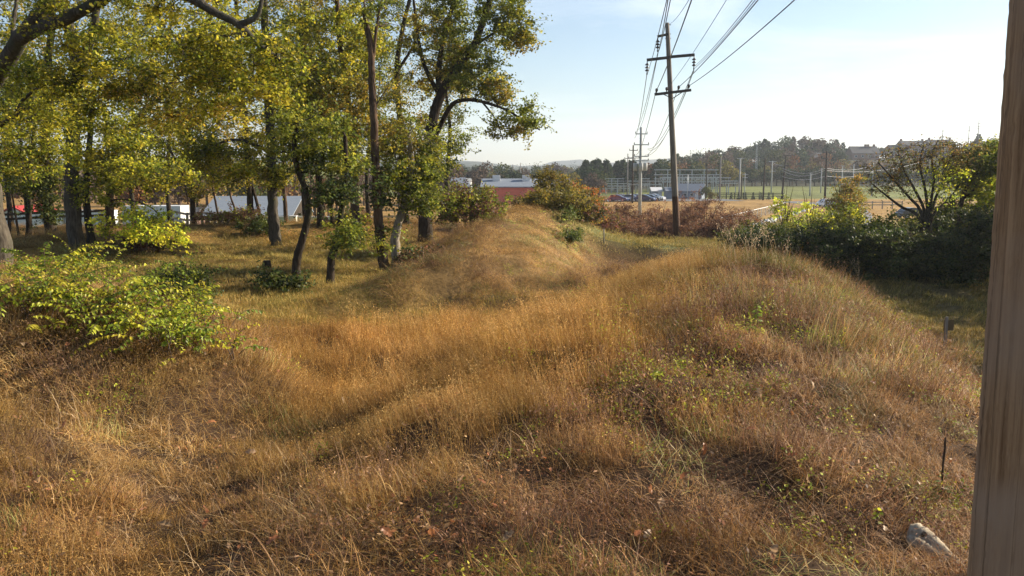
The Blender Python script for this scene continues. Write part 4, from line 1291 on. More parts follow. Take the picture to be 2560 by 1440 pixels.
# single green seedlings in the grass
for i, (u, v, n, L, lf, lb) in enumerate([
        (1897, 850, 3, 0.62, (0.07, 0.11), 'bright green upright seedling on the right slope below the crest'),
        (2190, 1330, 3, 0.38, (0.035, 0.055), 'yellow-green seedling low on the right slope'),
        (2110, 1415, 2, 0.2, (0.035, 0.05), 'small two-leaved seedling near the bottom right'),
        (2283, 850, 2, 0.45, (0.05, 0.08), 'thin yellowing seedling at the right foot of the parapet'),
        (2060, 1050, 2, 0.4, (0.05, 0.08), 'small green seedling in the middle of the right slope'),
        (2330, 1330, 3, 0.32, (0.03, 0.045), 'yellow-green seedling just above the pale driftwood'),
        (1640, 960, 4, 0.35, (0.05, 0.08), 'small leafy seedling in the green patch of the field'),
        (1830, 830, 4, 0.35, (0.05, 0.08), 'small leafy seedling left of the bright upright one')]):
    vine_shrub(lb, ground_hit(u, v), 540 + i, n, L, LEAFC, 12, lf, 0.15, 'seedling', 'seedling', 'green seedlings in the dry grass', 0.95)

# ---- wooden post at the right edge
YP, RP = 2.3, 0.15
a_ = math.atan((2420 - 1280) / F * at(2420, 1440, YP)[1] / YP)
pe = at(2422, 1440, YP)
pe0 = at(2519, 0, YP)
ang = math.atan2(pe[0], YP)
ctr = np.array([0.5 * (pe[0] + pe0[0]) + RP * math.cos(ang), YP - RP * math.sin(ang)])
zb = zg1(ctr[0], ctr[1]) - 0.3
zt = CZ + 2.6
nz, na = 300, 104
zs = np.linspace(zb, zt, nz)
an = np.arange(na) * 2 * np.pi / na
Z, A = np.meshgrid(zs, an, indexing='ij')
rr = RP * (1 + 0.035 * np.sin(0.9 * Z + 1.0) * 0.4 - 0.012 * (Z - CZ))
r_ = np.random.default_rng(77)
for k in range(26):                                   # long drying cracks
    a0, z0, ln, dp, wd = r_.uniform(0, 6.28), r_.uniform(zb, zt), r_.uniform(0.4, 2.2), r_.uniform(0.002, 0.006), r_.uniform(0.045, 0.07)
    a1 = a0 + 0.05 * np.sin(Z * 2.1 + k) + 0.02 * np.sin(Z * 7 + k)
    dd_ = np.abs((A - a1 + np.pi) % (2 * np.pi) - np.pi)
    rr -= dp * np.exp(-(dd_ / wd) ** 2) * np.exp(-((Z - z0) / ln) ** 4)
for k in range(16):                                   # knots
    a0, z0 = r_.uniform(0, 6.28), r_.uniform(zb, zt)
    dd_ = np.abs((A - a0 + np.pi) % (2 * np.pi) - np.pi) * RP
    q = np.hypot(dd_ / 0.03, (Z - z0) / 0.05)
    rr += 0.006 * np.exp(-q ** 2) - 0.010 * np.exp(-(q / 0.4) ** 2)
rr += 0.0012 * np.sin(A * 23 + 2 * np.sin(Z)) + 0.0009 * r_.normal(0, 1, rr.shape)
pv = np.stack([ctr[0] + rr * np.cos(A), ctr[1] + rr * np.sin(A), Z], -1).reshape(-1, 3)
i_ = np.arange(nz - 1)[:, None] * na; k_ = np.arange(na)[None, :]; k2_ = (k_ + 1) % na
pf = np.stack([i_ + k_, i_ + k2_, i_ + na + k2_, i_ + na + k_], -1).reshape(-1, 4)
m, n, l = new_mat('post_wood')
o1 = n.new("ShaderNodeOutputMaterial"); b1 = n.new("ShaderNodeBsdfPrincipled")
b1.inputs['Roughness'].default_value = 0.8; b1.inputs['Specular IOR Level'].default_value = 0.2
tc = n.new("ShaderNodeTexCoord"); mp = n.new("ShaderNodeMapping"); mp.inputs['Scale'].default_value = (30, 30, 0.9)
g1 = n.new("ShaderNodeTexNoise"); g1.inputs['Scale'].default_value = 1.6; g1.inputs['Detail'].default_value = 9; g1.inputs['Roughness'].default_value = 0.7
g2 = n.new("ShaderNodeTexNoise"); g2.inputs['Scale'].default_value = 2.2; g2.inputs['Detail'].default_value = 5
r1 = n.new("ShaderNodeValToRGB"); e = r1.color_ramp.elements
e[0].position, e[0].color = 0.36, (0.17, 0.088, 0.04, 1)
e[1].position, e[1].color = 0.62, (0.42, 0.25, 0.13, 1)
r2 = n.new("ShaderNodeValToRGB"); e = r2.color_ramp.elements
e[0].position, e[0].color = 0.44, (0, 0, 0, 1)
e[1].position, e[1].color = 0.66, (1, 1, 1, 1)
mx = n.new("ShaderNodeMix"); mx.data_type = 'RGBA'; mx.inputs[7].default_value = (0.34, 0.225, 0.145, 1)
l.new(tc.outputs['Object'], mp.inputs[0]); l.new(mp.outputs[0], g1.inputs['Vector']); l.new(tc.outputs['Object'], g2.inputs['Vector'])
l.new(g1.outputs['Fac'], r1.inputs['Fac']); l.new(g2.outputs['Fac'], r2.inputs['Fac']); l.new(r2.outputs['Color'], mx.inputs[0])
l.new(r1.outputs['Color'], mx.inputs[6])
mp3 = n.new("ShaderNodeMapping"); mp3.inputs['Scale'].default_value = (55, 55, 0.5)
g3 = n.new("ShaderNodeTexNoise"); g3.inputs['Scale'].default_value = 1.0; g3.inputs['Detail'].default_value = 3
r3 = n.new("ShaderNodeValToRGB"); e = r3.color_ramp.elements
e[0].position, e[0].color = 0.31, (0.32, 0.29, 0.26, 1)
e[1].position, e[1].color = 0.43, (1, 1, 1, 1)
mx3 = n.new("ShaderNodeMix"); mx3.data_type = 'RGBA'; mx3.blend_type = 'MULTIPLY'; mx3.inputs[0].default_value = 1.0
l.new(tc.outputs['Object'], mp3.inputs[0]); l.new(mp3.outputs[0], g3.inputs['Vector']); l.new(g3.outputs['Fac'], r3.inputs['Fac'])
l.new(mx.outputs[2], mx3.inputs[6]); l.new(r3.outputs['Color'], mx3.inputs[7]); l.new(mx3.outputs[2], b1.inputs['Base Color'])
bp = n.new("ShaderNodeBump"); bp.inputs['Strength'].default_value = 0.4; bp.inputs['Distance'].default_value = 0.01
l.new(g1.outputs['Fac'], bp.inputs['Height']); l.new(bp.outputs[0], b1.inputs['Normal']); l.new(b1.outputs[0], o1.inputs['Surface'])
po = link('wooden_post', np_mesh('wooden_post', pv, pf, 'post_wood', smooth=True))
prop(po, 'thick round weathered wooden post cut off by the right frame edge', 'post')

# ---- pale driftwood stub below the post
lb_ = ground_hit(2310, 1385)
P = smooth_line([lb_ + (-0.10, 0.09, 0.10), lb_ + (-0.03, 0.05, 0.10), lb_ + (0.05, -0.02, 0.06), lb_ + (0.13, -0.12, 0.0), lb_ + (0.22, -0.3, -0.08)], 8)
k = len(P)
rad = np.interp(np.linspace(0, 1, k), [0, 0.06, 0.2, 0.45, 0.7, 1], [0.05, 0.12, 0.15, 0.115, 0.08, 0.055])
r_ = np.random.default_rng(5)
a = np.arange(20) * 2 * np.pi / 20
wob = 1 + 0.10 * np.sin(3 * a + 1)[None, :] * np.linspace(0.4, 1, k)[:, None] + 0.06 * np.sin(7 * a + 2)[None, :] + 0.03 * r_.normal(0, 1, (k, 20))
V, Fq = tube_arrays(P - lb_, rad * 0.75, 20, wob * (0.3 + 0.7 * np.abs(np.cos(a - 0.9)))[None, :])
bark_mat('driftwood', (0.26, 0.21, 0.15), (0.46, 0.39, 0.29), (0.38, 0.32, 0.23), 9.0)
dw = root('driftwood_log', 'pale weathered stub of wood lying in the grass beside the post', 'log', lb_)
lg = link('wood', np_mesh('wood', V, [Fq, np.array([range(20)])], 'driftwood', smooth=True), dw)
hb = MB()
hp = V[3 * 20 + 9] if False else (V.reshape(k, 20, 3)[6].mean(0) + np.array([0.02, -0.1, 0.07]))
hb.tube([hp + (0, 0.02, -0.02), hp + (0, -0.006, 0.006)], [0.016, 0.019], 8).build('knot_hole', 'dark_wood', dw)

# ---- dried mullein stalk
mb_ = ground_hit(2352, 1262)
ml_ = root('mullein_plant', 'dry brown seed stalk standing left of the wooden post', 'weed', mb_)
hgt = (1262 - 1090) / F * mb_[1] * 1.02
P = np.array([[0.004 * math.sin(9 * t), 0, hgt * t] for t in np.linspace(0, 1, 14)])
V, Fq = tube_arrays(P, np.interp(np.linspace(0, 1, 14), [0, 0.3, 0.45, 0.9, 1], [0.007, 0.006, 0.011, 0.010, 0.006]), 9, 1 + 0.12 * np.random.default_rng(3).normal(0, 1, (14, 9)))
link('stalk', np_mesh('stalk', V, Fq, 'bark_brown', smooth=True), ml_)
for k in range(14):
    r_ = np.random.default_rng(60 + k)
    aa = r_.uniform(0, 6.28)
    M = frame(np.array([math.cos(aa), math.sin(aa), r_.uniform(-0.2, 0.6)]), np.array([0, 0, 1.0]))
    lo = link('leaf', LEAF_ME[k % 3], ml_, (0, 0, hgt * (0.02 + 0.5 * k / 14)))
    from mathutils import Matrix
    lo.rotation_euler = Matrix([list(map(float, q)) for q in M]).to_euler()
    s = 0.13 * (1 - 0.055 * k)
    lo.scale = (s, s, s)
    lo.color = (*[float(q) for q in np.array((0.16, 0.20, 0.06)) * r_.uniform(0.8, 1.4)], 1)

# ---- small marker sign in the field on the right
surf_mat('tan_panel', (0.10, 0.075, 0.04), (0.15, 0.11, 0.06), 4, 0.8, 0.2, 0)
sb_ = ground_hit(2362, 868)
sg = root('marker_sign', 'small tan marker panel on a grey stake in the field at the right', 'sign', sb_)
hh = (868 - 790) / F * sb_[1]
MB().box((0, 0, hh * 0.5 - 0.05), (0.06, 0.04, hh + 0.1)).build('stake', 'grey_wood', sg)
MB().box((0.07, 0.035, hh * 0.72), (0.22, 0.012, hh * 0.36)).build('panel', 'tan_panel', sg)
# stakes on the edge of the parapet
for u, v, h, lb in ((2140, 730, 0.35, 'dark thin stake at the right edge of the parapet crest'), (1509, 612, 0.62, 'pale stake in front of the brambles near the pit')):
    p = ground_hit(u, v)
    o = MB().tube([(0, 0, -0.1), (0.01, 0, h * 0.5), (0, 0.01, h)], [0.03, 0.027, 0.02], 7).build('wooden_stake', 'grey_wood' if u < 2000 else 'dark_wood', None, True, p)
    prop(o, lb, 'stake')

# ---- dry fallen leaves in the foreground
DL = []
for k in range(4):
    r_ = np.random.default_rng(700 + k)
    xs = np.linspace(0, 1, 8)
    lob = 0.24 + 0.11 * np.cos(xs * 19 + k)
    ws = lob * np.sin(np.pi * np.clip(xs * 0.95 + 0.04, 0, 1)) ** 0.6
    zz = 0.16 * np.sin(xs * 2.6) + 0.03 * r_.normal(0, 1, 8)
    V, Fs = [], []
    for x, w, z in zip(xs, ws, zz):
        V += [(x - 0.5, -w, z + r_.uniform(0.1, 0.35) * w), (x - 0.5, 0, z), (x - 0.5, w, z + r_.uniform(0.1, 0.35) * w)]
    for i in range(7):
        q = i * 3
        Fs += [(q, q + 1, q + 4, q + 3), (q + 1, q + 2, q + 5, q + 4)]
    DL.append(np_mesh('fallen_leaf', np.array(V), np.array(Fs), 'big_leaf', np.ones((len(Fs), 3))))
r_ = np.random.default_rng(44)
DC = [(0.42, 0.27, 0.15), (0.30, 0.12, 0.05), (0.40, 0.25, 0.13), (0.24, 0.10, 0.05), (0.36, 0.15, 0.06), (0.36, 0.25, 0.15)]
for k in range(64):
    v = r_.uniform(980, 1435) if k < 54 else r_.uniform(850, 980)
    u = r_.uniform(30, 2400)
    p = ground_hit(u, v)
    o = link('fallen_leaf', DL[k % 4], None, p + (0, 0, r_.uniform(0.10, 0.26)))
    o.rotation_euler = (r_.normal(0, 0.6), r_.normal(0, 0.6), r_.uniform(0, 6.28))
    s = r_.uniform(0.07, 0.13)
    o.scale = (s, s, s)
    o.color = (*[float(q) for q in np.array(DC[r_.integers(0, 6)]) * r_.uniform(0.8, 1.2)], 1)
    prop(o, 'curled dry brown leaf caught in the foreground grass', 'leaf', 'dry leaves fallen in the foreground grass')

# ---- seed stalks along the parapet crest, against the dark hedge
for k in range(46):
    u = r_.uniform(1790, 2150)
    v = 632 + 0.00055 * max(0, u - 1850) ** 2 * 1.0 + r_.uniform(2, 26)
    p = ground_hit(u, v + 14)
    h = r_.uniform(0.55, 1.0)
    lean = r_.normal(0, 0.18, 2)
    P = np.array([[lean[0] * t * t * h, lean[1] * t * t * h, h * t - 0.05] for t in np.linspace(0, 1, 7)])
    ro = root('grass_stalk', 'tall pale seed stalk on the parapet crest against the dark hedge', 'grass stalk', p, 'seed stalks along the parapet crest')
    V, Fq = tube_arrays(P, np.linspace(0.004, 0.0022, 7), 4)
    surf = 'straw' if 'straw' in MATS else surf_mat('straw', (0.36, 0.27, 0.13), (0.52, 0.42, 0.24), 20, 0.7, 0.2, 0).name
    link('stem', np_mesh('stem', V, Fq, surf), ro)
    Q = P[-1] + r_.normal(0, 1, (16, 3)) * (0.03, 0.03, 0.09) - (0, 0, 0.08)
    V, Fq, C = leaf_quads(Q, r_.uniform(0.03, 0.06, 16), r_, np.tile([(0.5, 0.36, 0.24)], (16, 1)), 0, 0.25)
    link('seed_head', np_mesh('seed_head', V, Fq, 'leaf', C), ro)['kind'] = 'stuff'
# ------------------------------------------------------------------ background
def vpt(u, v, Y):
    return at(u, v, Y)

# ---- power poles
m, n, l = new_mat('pole_wood')
o1 = n.new("ShaderNodeOutputMaterial"); b1 = n.new("ShaderNodeBsdfPrincipled")
b1.inputs['Roughness'].default_value = 0.85; b1.inputs['Specular IOR Level'].default_value = 0.2
tc = n.new("ShaderNodeTexCoord"); mp = n.new("ShaderNodeMapping"); mp.inputs['Scale'].default_value = (14, 14, 0.8)
g1 = n.new("ShaderNodeTexNoise"); g1.inputs['Scale'].default_value = 1.5; g1.inputs['Detail'].default_value = 8
r1 = n.new("ShaderNodeValToRGB"); e = r1.color_ramp.elements
e[0].position, e[0].color = 0.3, (0.11, 0.095, 0.08, 1)
e[1].position, e[1].color = 0.7, (0.26, 0.23, 0.20, 1)
sx_ = n.new("ShaderNodeSeparateXYZ"); mr = n.new("ShaderNodeMapRange")
mr.inputs['From Min'].default_value = 2.70; mr.inputs['From Max'].default_value = 2.80
mx = n.new("ShaderNodeMix"); mx.data_type = 'RGBA'
r2 = n.new("ShaderNodeValToRGB"); e = r2.color_ramp.elements
e[0].position, e[0].color = 0.3, (0.035, 0.020, 0.013, 1)
e[1].position, e[1].color = 0.7, (0.13, 0.065, 0.035, 1)
l.new(tc.outputs['Object'], mp.inputs[0]); l.new(mp.outputs[0], g1.inputs['Vector']); l.new(g1.outputs['Fac'], r1.inputs['Fac']); l.new(g1.outputs['Fac'], r2.inputs['Fac'])
l.new(tc.outputs['Object'], sx_.inputs[0]); l.new(sx_.outputs['Z'], mr.inputs['Value']); l.new(mr.outputs[0], mx.inputs[0])
l.new(r2.outputs['Color'], mx.inputs[6]); l.new(r1.outputs['Color'], mx.inputs[7]); l.new(mx.outputs[2], b1.inputs['Base Color']); l.new(b1.outputs[0], o1.inputs['Surface'])

def insulator(parent, top, length, discs=3, r=0.13):
    P, R_ = [], []
    z = 0.0
    P.append((0, 0, 0)); R_.append(0.025)
    for k in range(discs):
        z0 = -length * (0.18 + 0.6 * k / discs)
        for dz, rr_ in ((0, 0.03), (-0.02, 0.05), (-0.10, r), (-0.13, r * 0.9), (-0.135, 0.03)):
            P.append((0, 0, z0 + dz)); R_.append(rr_)
    P += [(0, 0, -length * 0.85), (0, 0, -length * 0.93), (0, 0, -length)]
    R_ += [0.025, 0.05, 0.02]
    P = np.array(P, float)
    P[:, 2] = np.minimum.accumulate(P[:, 2] - np.arange(len(P)) * 1e-4)
    n_ = 10
    a = np.arange(n_) * 2 * np.pi / n_
    V = np.concatenate([np.stack([r0 * np.cos(a), r0 * np.sin(a), np.full(n_, p[2])], -1) for p, r0 in zip(P, R_)])
    i = np.arange(len(P) - 1)[:, None] * n_; kk = np.arange(n_)[None, :]; k2 = (kk + 1) % n_
    Fq = np.stack([i + kk, i + n_ + kk, i + n_ + k2, i + k2], -1).reshape(-1, 4)
    return link('insulator', np_mesh('insulator', V, Fq, 'porcelain', smooth=True), parent, top)

YM = 55.0
pb = gbase(1697, YM)
main = root('power_pole', 'tall leaning wooden power pole with three crossarms nearest the camera', 'power pole', pb)
lp = lambda u, v, dy=0.0: at(u, v, YM) - pb + np.array([0, dy, 0])
ptop = lp(1668, 57)
pl_ = np.array([ptop * t for t in np.linspace(-0.03, 1, 16)])
V, Fq = tube_arrays(pl_, np.linspace(0.225, 0.125, 16), 14, 1 + 0.02 * rng.normal(0, 1, (16, 14)))
link('pole', np_mesh('pole', V, [Fq, np.array([range(15 * 14, 16 * 14)])], 'pole_wood', smooth=True), main)
surf_mat('arm_wood', (0.045, 0.04, 0.04), (0.10, 0.09, 0.085), 5, 0.8, 0.2, 0)
a1 = MB().beam(lp(1670, 86, -0.1), lp(1643, 92, -0.1), 0.10, 0.14).build('top_arm', 'arm_wood', main)
# each half of the long arm tapers outward
for (ua, va, ub, vb) in ((1676, 144, 1616, 151), (1676, 143, 1735, 138)):
    MB().beam(lp(ua, va, -0.17), lp(ub, vb, -0.17), 0.10, 0.17).build('crossarm_half', 'arm_wood', main)
MB().beam(lp(1635, 237, -0.22), lp(1726, 226, -0.22), 0.11, 0.16).build('lower_crossarm', 'arm_wood', main)
for ua, va in ((1657, 237), (1704, 231)):
    MB().beam(lp(ua, va, -0.30), lp(1680, 247, -0.22), 0.03, 0.05).build('brace', 'arm_wood', main)
insulator(main, lp(1644, 94, -0.1), 0.86)
insulator(main, lp(1617, 152, -0.17), 0.86)
insulator(main, lp(1734, 139, -0.17), 0.86)
for ua, va in ((1640, 233), (1665, 230), (1695, 226), (1720, 223)):
    p = lp(ua, va, -0.22)
    MB().tube([p + (0, 0, -0.05), p + (0, 0, 0.05), p + (0, 0, 0.10), p + (0, 0, 0.22), p + (0, 0, 0.27)], [0.02, 0.03, 0.075, 0.085, 0.04], 9).build('pin_insulator', 'porcelain', main, True)
for va in (62, 85, 96):
    MB().box(lp(1670, va, 0.0), (0.36, 0.05, 0.05)).build('bolt', 'steel', main)

def cable(name, label, A, Bp, sag, r, group, mat='cable', n_=26):
    t = np.linspace(0, 1, n_)[:, None]
    P = A + (Bp - A) * t
    P[:, 2] -= sag * 4 * t[:, 0] * (1 - t[:, 0])
    V, Fq = tube_arrays(P - A, np.full(n_, r), 5)
    o = link(name, np_mesh(name, V, Fq, mat, smooth=True), None, A)
    return prop(o, label, 'cable', group)

def near_cable(label, ua, va, uexit, r=0.017, sag=0.9, Ye=27.0):
    """from the pole over the camera: leaves the frame at the top at column uexit"""
    A = at(ua, va, YM) + np.array([0, -0.17, 0])
    E = at(uexit, 0, Ye)
    t_e = (YM - Ye) / (YM + 16)
    Bp = A + (E - A) / t_e
    Bp[2] = A[2] + (E[2] + 4 * sag * t_e * (1 - t_e) - A[2]) / t_e
    cable('power_cable', label, A, Bp, sag, r, 'near cables of the main pole line', n_=40)
near_cable('cable from the short top arm, left one of the pair leaving the frame', 1645, 128, 1670)
near_cable('cable from the short top arm, right one of the pair leaving the frame', 1646, 128, 1676)
near_cable('cable from the left end of the long crossarm', 1617, 187, 1667, 0.015)
near_cable('thick cable from the left pin of the lower crossarm, crossing behind the pole', 1640, 227, 1729, 0.022)
near_cable('thin cable from the pole top', 1670, 62, 1722, 0.010)
near_cable('cable from the second pin of the lower crossarm', 1665, 224, 1816, 0.010)
near_cable('upper cable of the pair from the right end of the long crossarm', 1735, 166, 1881, 0.013)
near_cable('lower cable of the pair from the right end of the long crossarm', 1734, 172, 1888, 0.013)
near_cable('thick cable from the third pin of the lower crossarm', 1695, 219, 1895, 0.02)
near_cable('thick cable from the right pin of the lower crossarm, lowest on the right', 1720, 216, 1986, 0.02)

def small_pole(label, u, vtop, Y, r, mat, arms=(), group='power poles across the valley', lean=0.0, vbase=None):
    b = gbase(u, Y)
    if vbase is not None:
        b = at(u, vbase, Y); b[2] = zg1(b[0], b[1])
    h = at(u, vtop, Y)[2] - b[2]
    ro = root('power_pole', label, 'power pole', b, group)
    MB().tube([(0, 0, -0.3), (lean * h * 0.5, 0, h * 0.5), (lean * h, 0, h)], [r, r * 0.85, r * 0.65], 8).build('pole', mat, ro, True)
    for va, ul, ur in arms:
        z = at(u, va, Y)[2] - b[2]
        k = Y / F
        x0 = lean * z
        MB().beam((x0 + (ul - u) * k, -r - 0.06, z), (x0 + (ur - u) * k, -r - 0.06, z), 0.10, 0.14).build('crossarm', 'arm_wood' if mat != 'concrete' else 'steel', ro)
        for ue in (ul + 1, ur - 1):
            p = np.array([x0 + (ue - u) * k, -r - 0.06, z])
            MB().tube([p + (0, 0, 0.05), p + (0, 0, 0.16), p + (0, 0, 0.32)], [0.03, 0.07, 0.04], 6).build('pin_insulator', 'porcelain', ro, True)
    return ro, b
p2, b2 = small_pole('pale pole with three grey transformers, second of the main line', 1601, 318, 122, 0.26, 'concrete', [(335, 1586, 1616), (362, 1583, 1620), (391, 1584, 1620), (402, 1585, 1620)])
for u, dy in ((1588, 0.0), (1601, -0.55), (1613, 0.0)):
    p = at(u, 417, 122) - b2 + np.array([0, dy, 0])
    MB().tube([p + (0, 0, -0.52), p + (0, 0, -0.48), p + (0, 0, 0.45), p + (0, 0, 0.52)], [0.22, 0.29, 0.29, 0.2], 12).build('transformer', 'concrete', p2, True)
small_pole('dark wooden pole third in the main line, behind the transformers', 1582, 363, 180, 0.22, 'dark_wood', [(376, 1572, 1593), (395, 1570, 1597)])
small_pole('thin pole left of the dark third pole', 1569, 384, 215, 0.17, 'grey_wood', [(396, 1560, 1579)])
for (ua, va, ub, vb, s) in ((1617, 187, 1586, 345, 1.6), (1646, 128, 1596, 325, 1.6), (1734, 174, 1619, 372, 2.2), (1640, 227, 1590, 387, 1.5), (1720, 218, 1618, 388, 1.8), (1695, 221, 1612, 388, 1.8), (1645, 130, 1590, 330, 1.2), (1735, 176, 1620, 374, 2.6)):
    cable('power_cable', 'far cable sagging from the nearest pole to the transformer pole', at(ua, va, YM), at(ub, vb, 122), s * 0.6, 0.022, 'far cables of the main pole line')
for u, vt, Y, r, mat, arms, ln, lb in [
        (1720, 436, 205, 0.10, 'steel', [], 0, 'thin steel pole right of the main pole in front of the blue-grey building'),
        (1767, 388, 215, 0.19, 'dark_wood', [], 0, 'plain dark pole left of the board fence'),
        (1801, 392, 200, 0.20, 'grey_wood', [], 0, 'grey pole rising by the left end of the board fence'),
        (1850, 395, 205, 0.24, 'concrete', [(396, 1841, 1859)], 0, 'pale thick pole with a single crossarm by the board fence'),
        (1855, 440, 206, 0.16, 'dark_wood', [], 0, 'short dark pole right behind the pale thick pole'),
        (1863, 432, 222, 0.14, 'concrete', [(436, 1856, 1870), (444, 1857, 1869)], 0, 'thin pole carrying clustered insulators'),
        (1910, 394, 198, 0.21, 'dark_wood', [], 0.02, 'dark pole standing in the middle of the board fence'),
        (1930, 402, 235, 0.20, 'concrete', [(404, 1920, 1940), (428, 1922, 1938)], 0, 'pale double-armed pole on the green slope'),
        (1900, 478, 206, 0.09, 'dark_wood', [], 0, 'short dark stick at the board fence'),
        (1956, 388, 190, 0.22, 'dark_wood', [(389, 1948, 1968), (414, 1954, 1964)], 0.07, 'dark pole leaning right with a high crossarm'),
        (2027, 433, 225, 0.22, 'concrete', [(435, 2022, 2032)], 0, 'short pale pole with a white crossarm on the green slope'),
        (2054, 420, 240, 0.18, 'concrete', [], 0, 'pale plain pole behind the dark pole by the orange bush'),
        (2065, 378, 168, 0.22, 'dark_wood', [(382, 2055, 2076), (396, 2050, 2066)], 0.0, 'tall dark pole with two crossarms left of the orange bush'),
        (2106, 414, 235, 0.17, 'concrete', [(415, 2101, 2111), (423, 2101, 2111)], 0, 'pale pole above the orange bush'),
        (2134, 410, 240, 0.17, 'concrete', [], 0, 'pale plain pole right of the orange bush'),
        (2182, 402, 225, 0.20, 'concrete', [(404, 2177, 2187), (414, 2178, 2186)], 0, 'pale double-armed pole left of the bare hedge tree'),
        (1282, 411, 260, 0.15, 'grey_wood', [], 0, 'left one of two poles behind the salmon building'),
        (1301, 407, 260, 0.16, 'grey_wood', [], 0, 'right one of two poles behind the salmon building'),
        (2351, 321, 430, 0.22, 'grey_wood', [(328, 2345, 2353)], 0, 'leftmost of three tall poles on the hilltop'),
        (2416, 314, 440, 0.22, 'grey_wood', [(327, 2406, 2418)], 0, 'middle one of three tall poles on the hilltop'),
        (2439, 299, 440, 0.24, 'grey_wood', [(309, 2434, 2444), (316, 2431, 2446), (322, 2434, 2443)], 0, 'rightmost and tallest of three poles on the hilltop')]:
    small_pole(lb, u, vt, Y, r, mat, arms, lean=ln)
# lattice mast
mbz = gbase(1890, 300)
lm = root('lattice_mast', 'slim pale lattice mast rising above the wooded hill', 'mast', mbz)
hm = at(1890, 361, 300)[2] - mbz[2]
for sx0, sy0 in ((-1, -1), (1, -1), (0, 1)):
    MB().tube([(sx0 * 0.35, sy0 * 0.3, -0.5), (sx0 * 0.25, sy0 * 0.2, hm)], [0.06, 0.05], 5).build('mast_leg', 'concrete', lm)
q = MB()
for k in range(22):
    z0, z1 = hm * k / 22, hm * (k + 1) / 22
    q.beam((-0.33, -0.28, z0), (0.33, -0.28, z1), 0.05, 0.05).beam((0.33, -0.28, z0), (0, 0.28, z1), 0.05, 0.05)
bo = q.build('bracing', 'concrete', lm); bo['kind'] = 'stuff'
for (ua, va, ub, vb, Y0, Y1, s, lb) in [
        (1956, 420, 2065, 420, 190, 168, 1.3, 'upper sagging cable between the leaning and the tall dark pole'),
        (1956, 426, 2065, 424, 190, 168, 1.5, 'lower sagging cable between the leaning and the tall dark pole'),
        (2065, 420, 2182, 412, 168, 225, 1.0, 'cable from the tall dark pole to the right'),
        (2065, 426, 2300, 405, 168, 230, 1.4, 'long cable from the tall dark pole past the bare tree'),
        (1956, 441, 2065, 440, 190, 168, 0.9, 'lowest cable left of the tall dark pole'),
        (2065, 440, 2182, 430, 168, 225, 0.8, 'lowest cable right of the tall dark pole'),
        (1930, 404, 1956, 414, 235, 190, 0.3, 'short cable between the double-armed and the leaning pole'),
        (1602, 455, 1569, 462, 122, 215, 0.2, 'short low cable at the transformer pole')]:
    cable('valley_cable', lb, at(ua, va, Y0), at(ub, vb, Y1), s * 0.8, 0.03, 'cables across the valley', 'bright_cable')

# ---- substation
def gantry(label, u0, u1, vtop, vb0, Y, cols, rows, seed):
    b = gbase((u0 + u1) / 2, Y)
    ro = root('substation_gantry', label, 'gantry', b, 'steel gantries of the substation')
    k = Y / F
    cxp = (u0 + u1) / 2
    h = at(cxp, vtop, Y)[2] - b[2]
    xs = [(u - cxp) * k for u in np.linspace(u0, u1, cols)]
    for x in xs:
        MB().box((x, 0, h / 2 - 0.2), (0.22, 0.22, h + 0.4)).build('column', 'steel', ro)
    for t in rows:
        MB().beam((xs[0] - 0.5, -0.13, h * t), (xs[-1] + 0.5, -0.13, h * t), 0.12, 0.2).build('beam', 'bright_cable', ro)
    r = np.random.default_rng(seed)
    for t in rows[:2]:
        for x in np.linspace(xs[0], xs[-1], cols * 3):
            L = r.uniform(0.5, 0.9)
            MB().tube([(x, -0.13, h * t - 0.1), (x, -0.13, h * t - 0.35), (x, -0.13, h * t - L)], [0.05, 0.11, 0.05], 6).build('insulator', 'porcelain', ro)
gantry('long high busbar gantry right behind the main pole', 1640, 1790, 424, 500, 250, 6, (0.99, 0.78, 0.6), 1)
gantry('lower busbar gantry crossing behind the blue-grey building', 1655, 1822, 444, 500, 235, 5, (0.99, 0.8), 2)
gantry('square steel gantry at the right end of the substation', 1795, 1840, 452, 490, 245, 3, (0.99, 0.8), 3)
gantry('low gantry left behind the parked cars', 1490, 1570, 458, 500, 245, 4, (0.98, 0.75, 0.55), 4)
gantry('middle gantry between the cars and the blue-grey building', 1575, 1650, 452, 500, 250, 4, (0.98, 0.7), 5)

gantry('dense insulator rack behind the dark third pole', 1500, 1620, 446, 500, 262, 9, (0.98, 0.82, 0.66, 0.5), 6)
gantry('dense insulator rack behind the main pole', 1660, 1800, 436, 500, 264, 10, (0.98, 0.84, 0.7, 0.52), 7)

